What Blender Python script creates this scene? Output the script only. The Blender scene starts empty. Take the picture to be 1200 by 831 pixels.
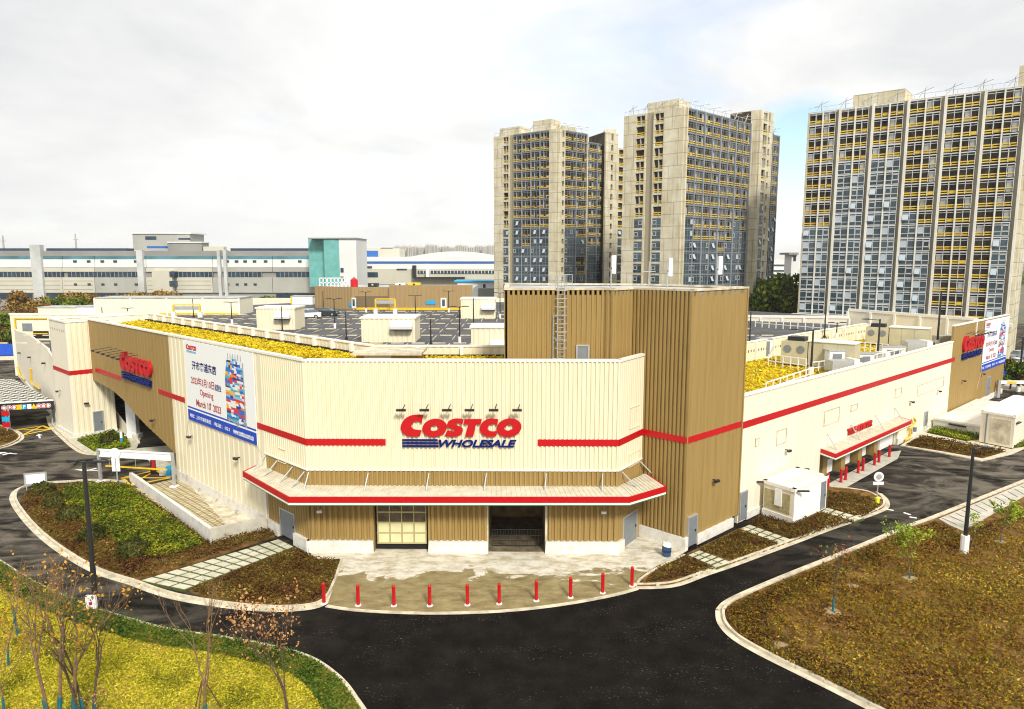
import bpy, bmesh, math, random
import numpy as np
from mathutils import Vector
random.seed(7); rng=np.random.default_rng(7)
R=math.radians; S=bpy.context.scene; COL=S.collection
# ---------------- camera ----------------
F=820.0; PT=math.atan(111.5/820); H=21.0
cam=bpy.data.objects.new('camera',bpy.data.cameras.new('camera')); COL.objects.link(cam); S.camera=cam
cam.data.sensor_width=36; cam.data.lens=F/1200*36; cam.data.clip_end=9000; cam.data.clip_start=.5
cam.location=(0,0,H); cam.rotation_euler=(R(90)-PT,0,0)
# ---------------- world, sun, exposure ----------------
SUN_EL,SUN_AZ=R(40),R(160)     # azimuth clockwise from +Y: behind the camera, a little to the right
SKYS,CLOUD=0.11,0.535
W=bpy.data.worlds.new('World'); S.world=W; W.use_nodes=True
nt=W.node_tree; nt.nodes.clear()
def nd(t,ty,**k):
    n=t.nodes.new(ty)
    for a,b in k.items():
        if a in n.inputs.keys(): n.inputs[a].default_value=b
        else: setattr(n,a,b)
    return n
def ramp(t,fac,stops,interp='LINEAR'):
    n=t.nodes.new('ShaderNodeValToRGB'); n.color_ramp.interpolation=interp
    e=n.color_ramp.elements
    while len(e)<len(stops): e.new(.5)
    for i,(p,c) in enumerate(stops):
        e[i].position=p; e[i].color=(*c,1) if len(c)==3 else c
    t.links.new(fac,n.inputs[0]); return n.outputs[0]
def mixc(t,f,a,b,mode='MIX'):
    n=t.nodes.new('ShaderNodeMix'); n.data_type='RGBA'; n.blend_type=mode
    for i,v in ((0,f),(6,a),(7,b)):
        if hasattr(v,'is_output'): t.links.new(v,n.inputs[i])
        else: n.inputs[i].default_value=v if not isinstance(v,tuple) else (*v,1)
    return n.outputs[2]
def mth(t,op,a,b=0,c=0):
    n=t.nodes.new('ShaderNodeMath'); n.operation=op
    for i,v in enumerate((a,b,c)):
        if hasattr(v,'is_output'): t.links.new(v,n.inputs[i])
        else: n.inputs[i].default_value=v
    return n.outputs[0]
sky=nd(nt,'ShaderNodeTexSky',sky_type='NISHITA',sun_disc=False,sun_elevation=SUN_EL,sun_rotation=SUN_AZ,air_density=1.0,dust_density=1.0)
tc=nt.nodes.new('ShaderNodeTexCoord'); sp=nt.nodes.new('ShaderNodeSeparateXYZ'); nt.links.new(tc.outputs['Generated'],sp.inputs[0])
zz=mth(nt,'ADD',mth(nt,'MAXIMUM',sp.outputs[2],0.0),.22)
cb=nt.nodes.new('ShaderNodeCombineXYZ')
nt.links.new(mth(nt,'DIVIDE',sp.outputs[0],zz),cb.inputs[0]); nt.links.new(mth(nt,'DIVIDE',sp.outputs[1],zz),cb.inputs[1])
n1=nd(nt,'ShaderNodeTexNoise',Scale=.9,Detail=7.0,Roughness=.55,Distortion=.3); nt.links.new(cb.outputs[0],n1.inputs['Vector'])
n2=nd(nt,'ShaderNodeTexNoise',Scale=1.7,Detail=6.0,Roughness=.6,Distortion=.5); nt.links.new(cb.outputs[0],n2.inputs['Vector'])
def lobe(az,el,lo,hi):   # smooth mask round one direction of the sky
    d=Vector((math.sin(R(az))*math.cos(R(el)),math.cos(R(az))*math.cos(R(el)),math.sin(R(el))))
    v=nt.nodes.new('ShaderNodeVectorMath'); v.operation='DOT_PRODUCT'; nt.links.new(tc.outputs['Generated'],v.inputs[0]); v.inputs[1].default_value=d
    m=nt.nodes.new('ShaderNodeMapRange'); m.interpolation_type='SMOOTHSTEP'; nt.links.new(v.outputs['Value'],m.inputs[0]); m.inputs[1].default_value=math.cos(R(hi)); m.inputs[2].default_value=math.cos(R(lo)); return m.outputs[0]
hole=mth(nt,'MAXIMUM',mth(nt,'MULTIPLY',lobe(22.0,7.2,0.3,5.6),1.7),mth(nt,'MULTIPLY',lobe(8,21,2,17),.40))
cover=mth(nt,'SUBTRACT',mth(nt,'ADD',mth(nt,'MULTIPLY',n2.outputs[0],1.3),.40),mth(nt,'MULTIPLY',hole,.85))
cover=ramp(nt,cover,[(.08,(0,0,0)),(.95,(1,1,1))])
cc=ramp(nt,n1.outputs[0],[(.34,(.80,.81,.82)),(.47,(.98,.975,.96)),(.62,(1.12,1.11,1.08))])
dark=mth(nt,'MULTIPLY',lobe(-34,9,2,22),mth(nt,'MULTIPLY',n2.outputs[0],.50))
cc=mixc(nt,dark,cc,(.55,.57,.60))
cc=mixc(nt,1.0,cc,(CLOUD,CLOUD,CLOUD),'MULTIPLY')
bl=mixc(nt,1.0,sky.outputs[0],(SKYS,SKYS,SKYS),'MULTIPLY')
hz=ramp(nt,sp.outputs[2],[(0.0,(1,1,1)),(.10,(0,0,0))])
fin=mixc(nt,cover,bl,cc); fin=mixc(nt,mth(nt,'MULTIPLY',hz,.6),fin,(.95*CLOUD,.95*CLOUD,.93*CLOUD))
bg=nd(nt,'ShaderNodeBackground',Strength=1.0); nt.links.new(fin,bg.inputs[0])
wo=nt.nodes.new('ShaderNodeOutputWorld'); nt.links.new(bg.outputs[0],wo.inputs[0])
sun=bpy.data.objects.new('sun',bpy.data.lights.new('sun','SUN')); COL.objects.link(sun)
sun.data.energy=2.0; sun.data.angle=R(10); sun.data.color=(1,.95,.85)
sdir=Vector((math.sin(SUN_AZ)*math.cos(SUN_EL),math.cos(SUN_AZ)*math.cos(SUN_EL),math.sin(SUN_EL)))
sun.rotation_euler=sdir.to_track_quat('Z','Y').to_euler(); sun.location=(0,-20,60)
S.view_settings.view_transform='Standard'; S.view_settings.look='None'; S.view_settings.gamma=1; S.view_settings.exposure=.97
S.cycles.filter_width=1.1
# ---------------- measuring helpers ----------------
def ray(x,y):
    u=415.5-y; return (x-600,F*math.cos(PT)+u*math.sin(PT),-F*math.sin(PT)+u*math.cos(PT))
def G(x,y,z=0):
    d=ray(x,y); t=(z-H)/d[2]; return (d[0]*t,d[1]*t)
def GY(x,y,Y):
    d=ray(x,y); t=Y/d[1]; return (d[0]*t,H+d[2]*t)      # X, Z on the plane at depth Y
class Fr:      # a wall plane: s runs to the reader's right, n points out of the wall
    def __init__(s,o,e):
        s.o=Vector((o[0],o[1])); s.e=Vector((e[0],e[1])); s.L=(s.e-s.o).length; s.r=(s.e-s.o)/s.L; s.n=Vector((s.r.y,-s.r.x))
    def w(s,a,z,d=0): p=s.o+s.r*a+s.n*d; return (p.x,p.y,z)
    def at(s,x,y,d=0):
        q=ray(x,y); o=s.o+s.n*d; k=o.dot(s.n)/(q[0]*s.n.x+q[1]*s.n.y)
        return ((Vector((q[0]*k,q[1]*k))-o).dot(s.r),H+q[2]*k)
# ---------------- mesh builder ----------------
class MB:
    def __init__(s): s.v=[];s.f=[];s.m=[];s.mi=0
    def add(s,vs,fs,mi=None):
        b=len(s.v); s.v+= [tuple(v) for v in vs]; s.f+=[tuple(b+i for i in f) for f in fs]; s.m+=[s.mi if mi is None else mi]*len(fs)
    def hexa(s,c,mi=None): s.add(c,[(0,3,2,1),(4,5,6,7),(0,1,5,4),(1,2,6,5),(2,3,7,6),(3,0,4,7)],mi)
    def box(s,x0,x1,y0,y1,z0,z1,mi=None): s.hexa([(x0,y0,z0),(x1,y0,z0),(x1,y1,z0),(x0,y1,z0),(x0,y0,z1),(x1,y0,z1),(x1,y1,z1),(x0,y1,z1)],mi)
    def fbox(s,f,a0,a1,d0,d1,z0,z1,mi=None):
        s.hexa([f.w(a0,z0,d1),f.w(a1,z0,d1),f.w(a1,z0,d0),f.w(a0,z0,d0),f.w(a0,z1,d1),f.w(a1,z1,d1),f.w(a1,z1,d0),f.w(a0,z1,d0)],mi)
    def prism(s,pts,z0,z1,mi=None):
        n=len(pts); zb=z0 if callable(z0) else (lambda p:z0)
        ar=sum(pts[i][0]*pts[(i+1)%n][1]-pts[(i+1)%n][0]*pts[i][1] for i in range(n))
        if ar<0: pts=pts[::-1]
        s.add([(p[0],p[1],z0) for p in pts]+[(p[0],p[1],z1) for p in pts],[tuple(range(n-1,-1,-1)),tuple(range(n,2*n))]+[(i,(i+1)%n,n+(i+1)%n,n+i) for i in range(n)],mi)
    def fprism(s,f,pts,d0,d1,mi=None):    # outline (s,z) on wall f from depth d0 to d1
        n=len(pts)
        ar=sum(pts[i][0]*pts[(i+1)%n][1]-pts[(i+1)%n][0]*pts[i][1] for i in range(n))
        if ar<0: pts=pts[::-1]
        s.add([f.w(a,z,d0) for a,z in pts]+[f.w(a,z,d1) for a,z in pts],[tuple(range(n-1,-1,-1)),tuple(range(n,2*n))]+[(i,(i+1)%n,n+(i+1)%n,n+i) for i in range(n)],mi)
    def tube(s,pts,r,n=6,mi=None,cap=True):
        pts=[Vector(p) for p in pts]; rs=r if isinstance(r,(list,tuple)) else [r]*len(pts); b=[]
        for i,p in enumerate(pts):
            d=(pts[min(i+1,len(pts)-1)]-pts[max(i-1,0)]).normalized()
            u=d.cross(Vector((0,0,1)) if abs(d.z)<.9 else Vector((1,0,0))).normalized(); w=d.cross(u)
            b.append([p+(u*math.cos(k*2*math.pi/n)+w*math.sin(k*2*math.pi/n))*rs[i] for k in range(n)])
        vs=[q for ring in b for q in ring]; fs=[]
        for i in range(len(pts)-1):
            for k in range(n): fs.append((i*n+k,(i+1)*n+k,(i+1)*n+(k+1)%n,i*n+(k+1)%n))
        if cap: fs.append(tuple(range(n))); fs.append(tuple(range((len(pts)-1)*n+n-1,(len(pts)-1)*n-1,-1)))
        s.add(vs,fs,mi)
    def build(s,name,mats,parent=None,kind=None,smooth=False):
        off=Vector((0,0,0)); p=parent
        while p is not None: off+=p.location; p=p.parent
        me=bpy.data.meshes.new(name); me.from_pydata([(v[0]-off.x,v[1]-off.y,v[2]-off.z) for v in s.v],[],s.f)
        if not isinstance(mats,(list,tuple)): mats=[mats]
        for m in mats: me.materials.append(m)
        if len(mats)>1: me.polygons.foreach_set('material_index',s.m)
        if smooth: me.polygons.foreach_set('use_smooth',[True]*len(s.f))
        me.update(); o=bpy.data.objects.new(name,me); COL.objects.link(o)
        if parent: o.parent=parent
        if kind: o['kind']=kind
        return o
def tag(o,label=None,cat=None,group=None,kind=None):
    for k,v in (('label',label),('category',cat),('group',group),('kind',kind)):
        if v: o[k]=v
    return o
def empty(name,loc,label=None,cat=None,group=None,rz=0):
    o=bpy.data.objects.new(name,None); o.empty_display_size=.3; COL.objects.link(o); o.location=loc if len(loc)==3 else (*loc,0); o.rotation_euler=(0,0,rz)
    return tag(o,label,cat,group)
def copy_tree(o,parent=None):
    c=o.copy(); COL.objects.link(c); c.parent=parent
    for ch in list(o.children): copy_tree(ch,c)
    return c
def inst(proto,i,loc,label,rz=0,sc=1):
    o=proto if i==0 else copy_tree(proto); o.location=loc; o.rotation_euler=(0,0,rz); o.scale=(sc,sc,sc); o['label']=label; return o
ORD='first second third fourth fifth sixth seventh eighth ninth tenth eleventh twelfth thirteenth fourteenth fifteenth sixteenth seventeenth eighteenth nineteenth twentieth'.split()
# ---------------- materials ----------------
def mat(name,c,rough=.6,var=0.0,scale=1.0,c2=None,bump=0,bscale=20,metal=0,stretch=None,spec=None,fac=(.35,.65),island=None):
    m=bpy.data.materials.new(name); m.use_nodes=True; t=m.node_tree; b=t.nodes['Principled BSDF']
    b.inputs['Base Color'].default_value=(*c,1); b.inputs['Roughness'].default_value=rough; b.inputs['Metallic'].default_value=metal
    if spec is not None: b.inputs['Specular IOR Level'].default_value=spec
    vec=None
    if var or c2 or bump:
        g=t.nodes.new('ShaderNodeNewGeometry'); mp=nd(t,'ShaderNodeMapping'); t.links.new(g.outputs['Position'],mp.inputs[0])
        if stretch: mp.inputs['Scale'].default_value=stretch
        vec=mp.outputs[0]
    if var or c2:
        n=nd(t,'ShaderNodeTexNoise',Scale=scale,Detail=6.0,Roughness=.6); t.links.new(vec,n.inputs['Vector'])
        a=tuple(x*(1-var) for x in c); z=c2 or tuple(min(1,x*(1+var)) for x in c)
        if c2: a=c
        col=ramp(t,n.outputs[0],[(fac[0],a),(fac[1],z)])
        t.links.new(col,b.inputs['Base Color'])
    if bump:
        n=nd(t,'ShaderNodeTexNoise',Scale=bscale,Detail=4.0); t.links.new(vec,n.inputs['Vector'])
        bm=nd(t,'ShaderNodeBump',Strength=bump,Distance=.03); t.links.new(n.outputs[0],bm.inputs['Height']); t.links.new(bm.outputs[0],b.inputs['Normal'])
    if island:
        b.inputs['Specular IOR Level'].default_value=.08
        g=t.nodes.new('ShaderNodeNewGeometry')
        n=nd(t,'ShaderNodeTexNoise',Scale=scale,Detail=4.0); t.links.new(g.outputs['Position'],n.inputs['Vector'])
        f=mth(t,'ADD',mth(t,'MULTIPLY',g.outputs['Random Per Island'],.70),mth(t,'MULTIPLY',mth(t,'SUBTRACT',n.outputs[0],.40),1.7))
        k=len(island); t.links.new(ramp(t,f,[(i/(k-1),island[i]) for i in range(k)]),b.inputs['Base Color'])
    return m
# painted metal wall with faint streaks of dirt running down
def wallmat(name,c,dirt=.12,tint=(.55,.42,.22)):
    m=mat(name,c,.55,spec=.25); t=m.node_tree; b=t.nodes['Principled BSDF']
    g=t.nodes.new('ShaderNodeNewGeometry'); mp=nd(t,'ShaderNodeMapping'); t.links.new(g.outputs['Position'],mp.inputs[0]); mp.inputs['Scale'].default_value=(1.6,1.6,.10)
    n=nd(t,'ShaderNodeTexNoise',Scale=2.2,Detail=6.0,Roughness=.65); t.links.new(mp.outputs[0],n.inputs['Vector'])
    n3=nd(t,'ShaderNodeTexNoise',Scale=.16,Detail=3.0); t.links.new(g.outputs['Position'],n3.inputs['Vector'])
    f=mth(t,'MULTIPLY',ramp(t,n.outputs[0],[(.48,(0,0,0)),(.72,(1,1,1))]),dirt*2.2)
    d=tuple(c[i]*tint[i] for i in range(3))
    col=mixc(t,f,c,d); col=mixc(t,mth(t,'MULTIPLY',n3.outputs[0],dirt),col,d)
    t.links.new(col,b.inputs['Base Color']); return m
M={}
M['cream']=wallmat('cream_metal',(.79,.725,.545),.13,(.78,.68,.45))
M['creamw']=wallmat('cream_metal_smooth',(.80,.75,.62),.14,(.80,.70,.48))
M['tan']=wallmat('tan_metal',(.345,.235,.082),.2,(.6,.5,.35))
M['plinth']=mat('white_plinth',(.74,.72,.66),.7,c2=(.56,.51,.42),scale=1.6,fac=(.45,.75))
M['trim']=mat('white_trim',(.84,.81,.72),.45,var=.04,scale=3)
M['canopy']=mat('canopy_sheet',(.60,.56,.44),.5,var=.12,scale=1.5)
M['red']=mat('red_paint',(.50,.002,.006),.4)
M['blue']=mat('blue_paint',(.002,.010,.13),.55,spec=.2)
M['green_trim']=mat('green_edge',(.02,.20,.10),.5)
M['greydoor']=mat('grey_door',(.19,.21,.23),.45,var=.08,scale=2)
M['dark']=mat('dark_metal',(.016,.017,.02),.45)
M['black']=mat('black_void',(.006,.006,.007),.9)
M['steel']=mat('galvanised_steel',(.48,.49,.48),.4,metal=.4,var=.1,scale=6)
M['white']=mat('white_paint',(.82,.82,.80),.5,var=.05,scale=3)
M['sheet']=mat('poster_white',(.86,.87,.88),.5)
M['yellow']=mat('yellow_paint',(.80,.50,.01),.5,var=.15,scale=3)
M['roofgrey']=mat('roof_membrane',(.42,.43,.42),.7,var=.25,scale=.5)
M['concrete']=mat('concrete',(.50,.47,.39),.85,var=.16,scale=1.2,bump=.2)
M['kerb']=mat('kerb_concrete',(.58,.52,.39),.85,var=.22,scale=1.8,bump=.3,bscale=30)
M['gutter']=mat('gutter_concrete',(.56,.50,.37),.85,var=.3,scale=1.1)
M['soil']=mat('soil',(.09,.045,.014),.95,spec=.05,c2=(.24,.14,.045),scale=1.3)
M['sand']=mat('pale_soil',(.40,.31,.17),.95,c2=(.22,.14,.06),scale=4)
M['slab']=mat('paving_slab',(.62,.59,.47),.85,c2=(.44,.42,.30),scale=1.6)
M['joint']=mat('grass_joint',(.045,.065,.01),.95,c2=(.10,.11,.02),scale=6)
M['glass']=mat('window_glass',(.035,.05,.06),.12,c2=(.10,.13,.15),scale=.6,spec=.8)
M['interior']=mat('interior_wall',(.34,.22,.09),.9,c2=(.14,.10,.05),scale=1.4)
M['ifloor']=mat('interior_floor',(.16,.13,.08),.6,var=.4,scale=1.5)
M['bark']=mat('bark',(.14,.075,.035),.9,c2=(.24,.16,.09),scale=9)
M['darkbark']=mat('dark_bark',(.055,.035,.022),.9,c2=(.12,.08,.05),scale=9)
M['wrap']=mat('blue_trunk_wrap',(.008,.12,.15),.7,var=.2,scale=8)
M['wood']=mat('stake_wood',(.12,.055,.025),.8)
M['panelstone']=mat('stone_panel',(.30,.24,.10),.8,c2=(.46,.40,.22),scale=4,bump=.4)
M['rubber']=mat('rubber',(.012,.012,.012),.8)
M['fenceblue']=mat('blue_hoarding',(.01,.085,.55),.5,var=.1,scale=.4)
M['lens']=mat('lamp_lens',(.7,.7,.62),.3)
# asphalt: near-black binder, dusty pale patches and tyre tracks
def asphalt():
    m=mat('asphalt',(.03,.03,.03),.9,spec=.05); t=m.node_tree; b=t.nodes['Principled BSDF']
    g=t.nodes.new('ShaderNodeNewGeometry')
    def N(sc,det=5,st=None,rot=None,dis=0):
        mp=nd(t,'ShaderNodeMapping'); t.links.new(g.outputs['Position'],mp.inputs[0])
        if rot: mp.inputs['Rotation'].default_value=(0,0,R(rot))
        if st: mp.inputs['Scale'].default_value=st
        n=nd(t,'ShaderNodeTexNoise',Scale=sc,Detail=float(det),Roughness=.62,Distortion=dis); t.links.new(mp.outputs[0],n.inputs['Vector']); return n.outputs[0]
    sx=t.nodes.new('ShaderNodeSeparateXYZ'); t.links.new(g.outputs['Position'],sx.inputs[0])
    # dust lies where traffic from the site runs: the far ends of both arms
    ax=mth(t,'ABSOLUTE',mth(t,'ADD',sx.outputs[0],-3.0))
    mr=nd(t,'ShaderNodeMapRange'); t.links.new(ax,mr.inputs[0]); mr.inputs[1].default_value=12; mr.inputs[2].default_value=38
    left=ramp(t,N(.22,7,(1,1.5,1),-20,1.4),[(.44,(0,0,0)),(.60,(1,1,1))])
    streak=ramp(t,N(.5,7,(.30,1.4,1),43,.9),[(.44,(0,0,0)),(.66,(1,1,1))])
    streak2=ramp(t,N(.5,7,(.30,1.4,1),-38,.9),[(.46,(0,0,0)),(.68,(1,1,1))])
    d=mth(t,'MULTIPLY',mr.outputs[0],mth(t,'ADD',mth(t,'MULTIPLY',left,.60),mth(t,'MULTIPLY',mth(t,'MAXIMUM',streak,streak2),.26)))
    fine=N(9,4)
    base=ramp(t,N(.7,6),[(.35,(.0050,.0044,.0040)),(.65,(.0135,.0115,.0095))])
    col=mixc(t,d,base,(.19,.165,.13))
    clus=ramp(t,N(.38,6,(.6,1.4,1),35,.8),[(.50,(.12,.12,.12)),(.64,(1,1,1))]); sp_=mth(t,'MULTIPLY',clus,ramp(t,N(7.5,3),[(.60,(0,0,0)),(.66,(1,1,1))]))
    col=mixc(t,mth(t,'MULTIPLY',sp_,.42),col,(.26,.23,.19))
    spot=ramp(t,N(.33,7,None,None,.6),[(.70,(0,0,0)),(.76,(1,1,1))])
    col=mixc(t,mth(t,'MULTIPLY',spot,.35),col,(.30,.28,.25))
    t.links.new(col,b.inputs['Base Color'])
    bm=nd(t,'ShaderNodeBump',Strength=.25,Distance=.01); t.links.new(fine,bm.inputs['Height']); t.links.new(bm.outputs[0],b.inputs['Normal'])
    return m
M['asphalt']=asphalt()
def apronmat():
    m=mat('apron_concrete',(.6,.55,.45),.75); t=m.node_tree; b=t.nodes['Principled BSDF']
    g=t.nodes.new('ShaderNodeNewGeometry'); sx=t.nodes.new('ShaderNodeSeparateXYZ'); t.links.new(g.outputs['Position'],sx.inputs[0])
    n=nd(t,'ShaderNodeTexNoise',Scale=.40,Detail=10.0,Roughness=.68,Distortion=1.2); mp=nd(t,'ShaderNodeMapping'); mp.inputs['Scale'].default_value=(.8,1.5,1); t.links.new(g.outputs['Position'],mp.inputs[0]); t.links.new(mp.outputs[0],n.inputs['Vector'])
    mr=nd(t,'ShaderNodeMapRange'); t.links.new(sx.outputs[1],mr.inputs[0]); mr.inputs[1].default_value=46.6; mr.inputs[2].default_value=42.0
    wet=ramp(t,mth(t,'ADD',mth(t,'MULTIPLY',mr.outputs[0],.50),mth(t,'MULTIPLY',n.outputs[0],1.15)),[(.78,(0,0,0)),(.82,(1,1,1))])
    n2=nd(t,'ShaderNodeTexNoise',Scale=1.1,Detail=8.0,Roughness=.7); t.links.new(mp.outputs[0],n2.inputs['Vector'])
    dry=ramp(t,n2.outputs[0],[(.38,(.42,.36,.24)),(.55,(.66,.62,.52)),(.7,(.72,.69,.60))])
    wc=ramp(t,n2.outputs[0],[(.35,(.17,.13,.055)),(.65,(.34,.28,.14))])
    t.links.new(mixc(t,wet,dry,wc),b.inputs['Base Color'])
    t.links.new(mth(t,'SUBTRACT',.75,mth(t,'MULTIPLY',wet,.35)),b.inputs['Roughness']); return m
M['apron']=apronmat()
M['groundfar']=mat('far_ground',(.16,.14,.09),.95,c2=(.09,.10,.05),scale=.02)
M['deck']=mat('deck_asphalt',(.05,.05,.052),.85,c2=(.10,.10,.10),scale=.4)
M['leaf_red']=mat('leaf_redbrown',(.1,.05,.02),.75,scale=.45,island=[(.015,.006,.005),(.055,.020,.008),(.125,.050,.012),(.12,.075,.012),(.08,.095,.012),(.34,.19,.05)])
M['leaf_olive']=mat('leaf_olive',(.1,.08,.02),.75,scale=.22,island=[(.022,.009,.005),(.12,.050,.008),(.25,.125,.010),(.25,.17,.010),(.095,.105,.010),(.52,.34,.05)])
M['leaf_green']=mat('leaf_green',(.1,.1,.02),.7,scale=.5,island=[(.015,.03,.006),(.06,.095,.008),(.13,.18,.010),(.24,.28,.012),(.36,.32,.03)])
M['leaf_hedge']=mat('leaf_hedge',(.05,.1,.02),.6,scale=.8,island=[(.01,.028,.006),(.035,.08,.01),(.09,.15,.014),(.16,.18,.02),(.22,.12,.03)])
M['leaf_lawn']=mat('leaf_lawn',(.3,.3,.03),.8,scale=.35,island=[(.06,.075,.01),(.24,.23,.012),(.44,.39,.015),(.64,.56,.05),(.36,.22,.05)])
M['leaf_sedum']=mat('leaf_sedum',(.5,.4,.03),.8,scale=.35,island=[(.20,.13,.015),(.44,.32,.012),(.66,.50,.015),(.78,.60,.03),(.34,.30,.03)])
M['leaf_gold']=mat('leaf_gold',(.45,.22,.03),.7,scale=.8,island=[(.20,.08,.02),(.36,.17,.02),(.50,.27,.03),(.42,.30,.06)])
M['leaf_dry']=mat('leaf_dry',(.35,.17,.07),.8,scale=.8,island=[(.22,.09,.03),(.40,.19,.07),(.52,.30,.13)])
M['leaf_sap']=mat('leaf_sapling',(.1,.2,.03),.6,scale=.8,island=[(.06,.12,.012),(.15,.24,.02),(.28,.36,.03),(.44,.42,.05)])
M['leaf_redgreen']=mat('leaf_redgreen',(.1,.2,.03),.6,scale=1.5,island=[(.5,.02,.02),(.30,.10,.03),(.10,.16,.02),(.18,.22,.03)])
M['leaf_farorange']=mat('leaf_far_orange',(.2,.12,.03),.8,scale=.3,island=[(.09,.05,.015),(.20,.11,.025),(.30,.17,.03),(.34,.24,.05)])
M['leaf_fargreen']=mat('leaf_far_green',(.06,.1,.02),.8,scale=.3,island=[(.025,.05,.01),(.07,.12,.015),(.16,.22,.02),(.24,.25,.03)])
M['leaf_dark']=mat('leaf_dark',(.03,.05,.01),.7,scale=.8,island=[(.006,.010,.004),(.022,.032,.006),(.065,.07,.012),(.16,.13,.02)])
M['lawnbase']=mat('lawn_base',(.20,.17,.02),.95,c2=(.36,.31,.03),scale=3)
M['sedumbase']=mat('sedum_base',(.40,.28,.02),.95,c2=(.62,.45,.02),scale=2)
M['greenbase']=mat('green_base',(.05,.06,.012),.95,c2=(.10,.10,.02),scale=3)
# ---------------- curves, beds, leaves ----------------
def smooth(pts,closed=False,n=6):
    P=[Vector(p) for p in pts]; k=len(P); out=[]
    for i in range(k if closed else k-1):
        if closed: a,b,c,d=P[(i-1)%k],P[i],P[(i+1)%k],P[(i+2)%k]
        else: a,b,c,d=P[max(i-1,0)],P[i],P[i+1],P[min(i+2,k-1)]
        for j in range(n):
            t=j/n; out.append(.5*((2*b)+(c-a)*t+(2*a-5*b+4*c-d)*t*t+(3*b-a-3*c+d)*t**3))
    if not closed: out.append(P[-1])
    return [(p.x,p.y) for p in out]
def GP(pts,z=0): return [G(x,y,z) for x,y in pts]
def offset(pts,d):      # open polyline moved to its left by d
    o=[]
    for i,p in enumerate(pts):
        a=Vector(pts[max(i-1,0)]);b=Vector(pts[min(i+1,len(pts)-1)]); t=(b-a).normalized(); o.append((p[0]-t.y*d,p[1]+t.x*d))
    return o
def resample(pts,step):
    out=[pts[0]]; acc=0
    for a,b in zip(pts[:-1],pts[1:]):
        a=Vector(a);b=Vector(b);l=(b-a).length
        if l<1e-6: continue
        while acc+l>=step:
            t=(step-acc)/l; a=a+(b-a)*t; out.append((a.x,a.y)); l=(b-a).length; acc=0
            if l<1e-6: break
        acc+=l
    return out
def kerb(pts,label=None,side=1,w=.16,h=.17,z=0,gut=.38):   # kerb stones with joints on the bed side, flat gutter on the road side
    mb=MB(); q=resample(pts,.25); inn=offset(q,side*w); n=len(q)
    for i in range(0,n-1,3):
        j=min(i+3,n-1); ang=.018
        for k in range(i,j):
            a,b,c,d=Vector(q[k]),Vector(q[k+1]),Vector(inn[k+1]),Vector(inn[k])
            if k==j-1: b=b+(a-b).normalized()*ang; c=c+(d-c).normalized()*ang
            mb.hexa([(*a,z-.05),(*b,z-.05),(*c,z-.05),(*d,z-.05),(*a,z+h),(*b,z+h),(*c,z+h),(*d,z+h)] if side>0 else [(*d,z-.05),(*c,z-.05),(*b,z-.05),(*a,z-.05),(*d,z+h),(*c,z+h),(*b,z+h),(*a,z+h)])
    mb.build('kerb',M['kerb'],kind='structure')
    if gut:
        g=MB(); o=offset(q,-side*gut); o2=offset(q,-side*.01)
        for i in range(n-1):
            c=[(*o2[i],z-.05),(*o[i],z-.05),(*o[i+1],z-.05),(*o2[i+1],z-.05)]
            if side<0: c=c[::-1]
            g.hexa(c+[(x,y,z+.018) for x,y,_ in c])
        g.build('gutter',M['gutter'],kind='structure')
def inpoly(P,poly):
    x,y=P[:,0],P[:,1]; r=np.zeros(len(P),bool); n=len(poly)
    for i in range(n):
        x0,y0=poly[i]; x1,y1=poly[(i+1)%n]
        if y0==y1: continue
        c=((y0>y)!=(y1>y))&(x<(x1-x0)*(y-y0)/(y1-y0)+x0); r^=c
    return r
def leafmesh(name,C,size,m,parent=None,kind=None,flat=.5,aspect=.5,off=(0,0,0)):
    n=len(C); a=rng.normal(size=(n,3)); a[:,2]*=flat; a/=np.linalg.norm(a,axis=1)[:,None]
    b=np.cross(a,rng.normal(size=(n,3))); b/=np.linalg.norm(b,axis=1)[:,None]
    s=(size*rng.uniform(.6,1.4,n))[:,None]; a=a*s; b=b*s*aspect
    C=C-np.array(off)
    V=np.stack([C-a,C-b*.9,C+a,C+b*.9],1).reshape(-1,3)
    me=bpy.data.meshes.new(name); me.vertices.add(4*n); me.vertices.foreach_set('co',V.astype(np.float32).ravel())
    me.loops.add(4*n); me.loops.foreach_set('vertex_index',np.arange(4*n,dtype=np.int32))
    me.polygons.add(n); me.polygons.foreach_set('loop_start',np.arange(0,4*n,4,dtype=np.int32)); me.update(calc_edges=True)
    me.materials.append(m); o=bpy.data.objects.new(name,me); COL.objects.link(o)
    if parent: o.parent=parent
    if kind: o['kind']=kind
    return o
HOLES=[(*G(*p,.1),q) for p,q in (((976,717),.55),((1066,678),.5),((1172,635),.45),((915,757),.45),((1000,687),.4),((21,744),.5),((240,836),.6),((66,852),.6),((86,846),.5),((105,842),.6),((338,842),.6))]
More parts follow.
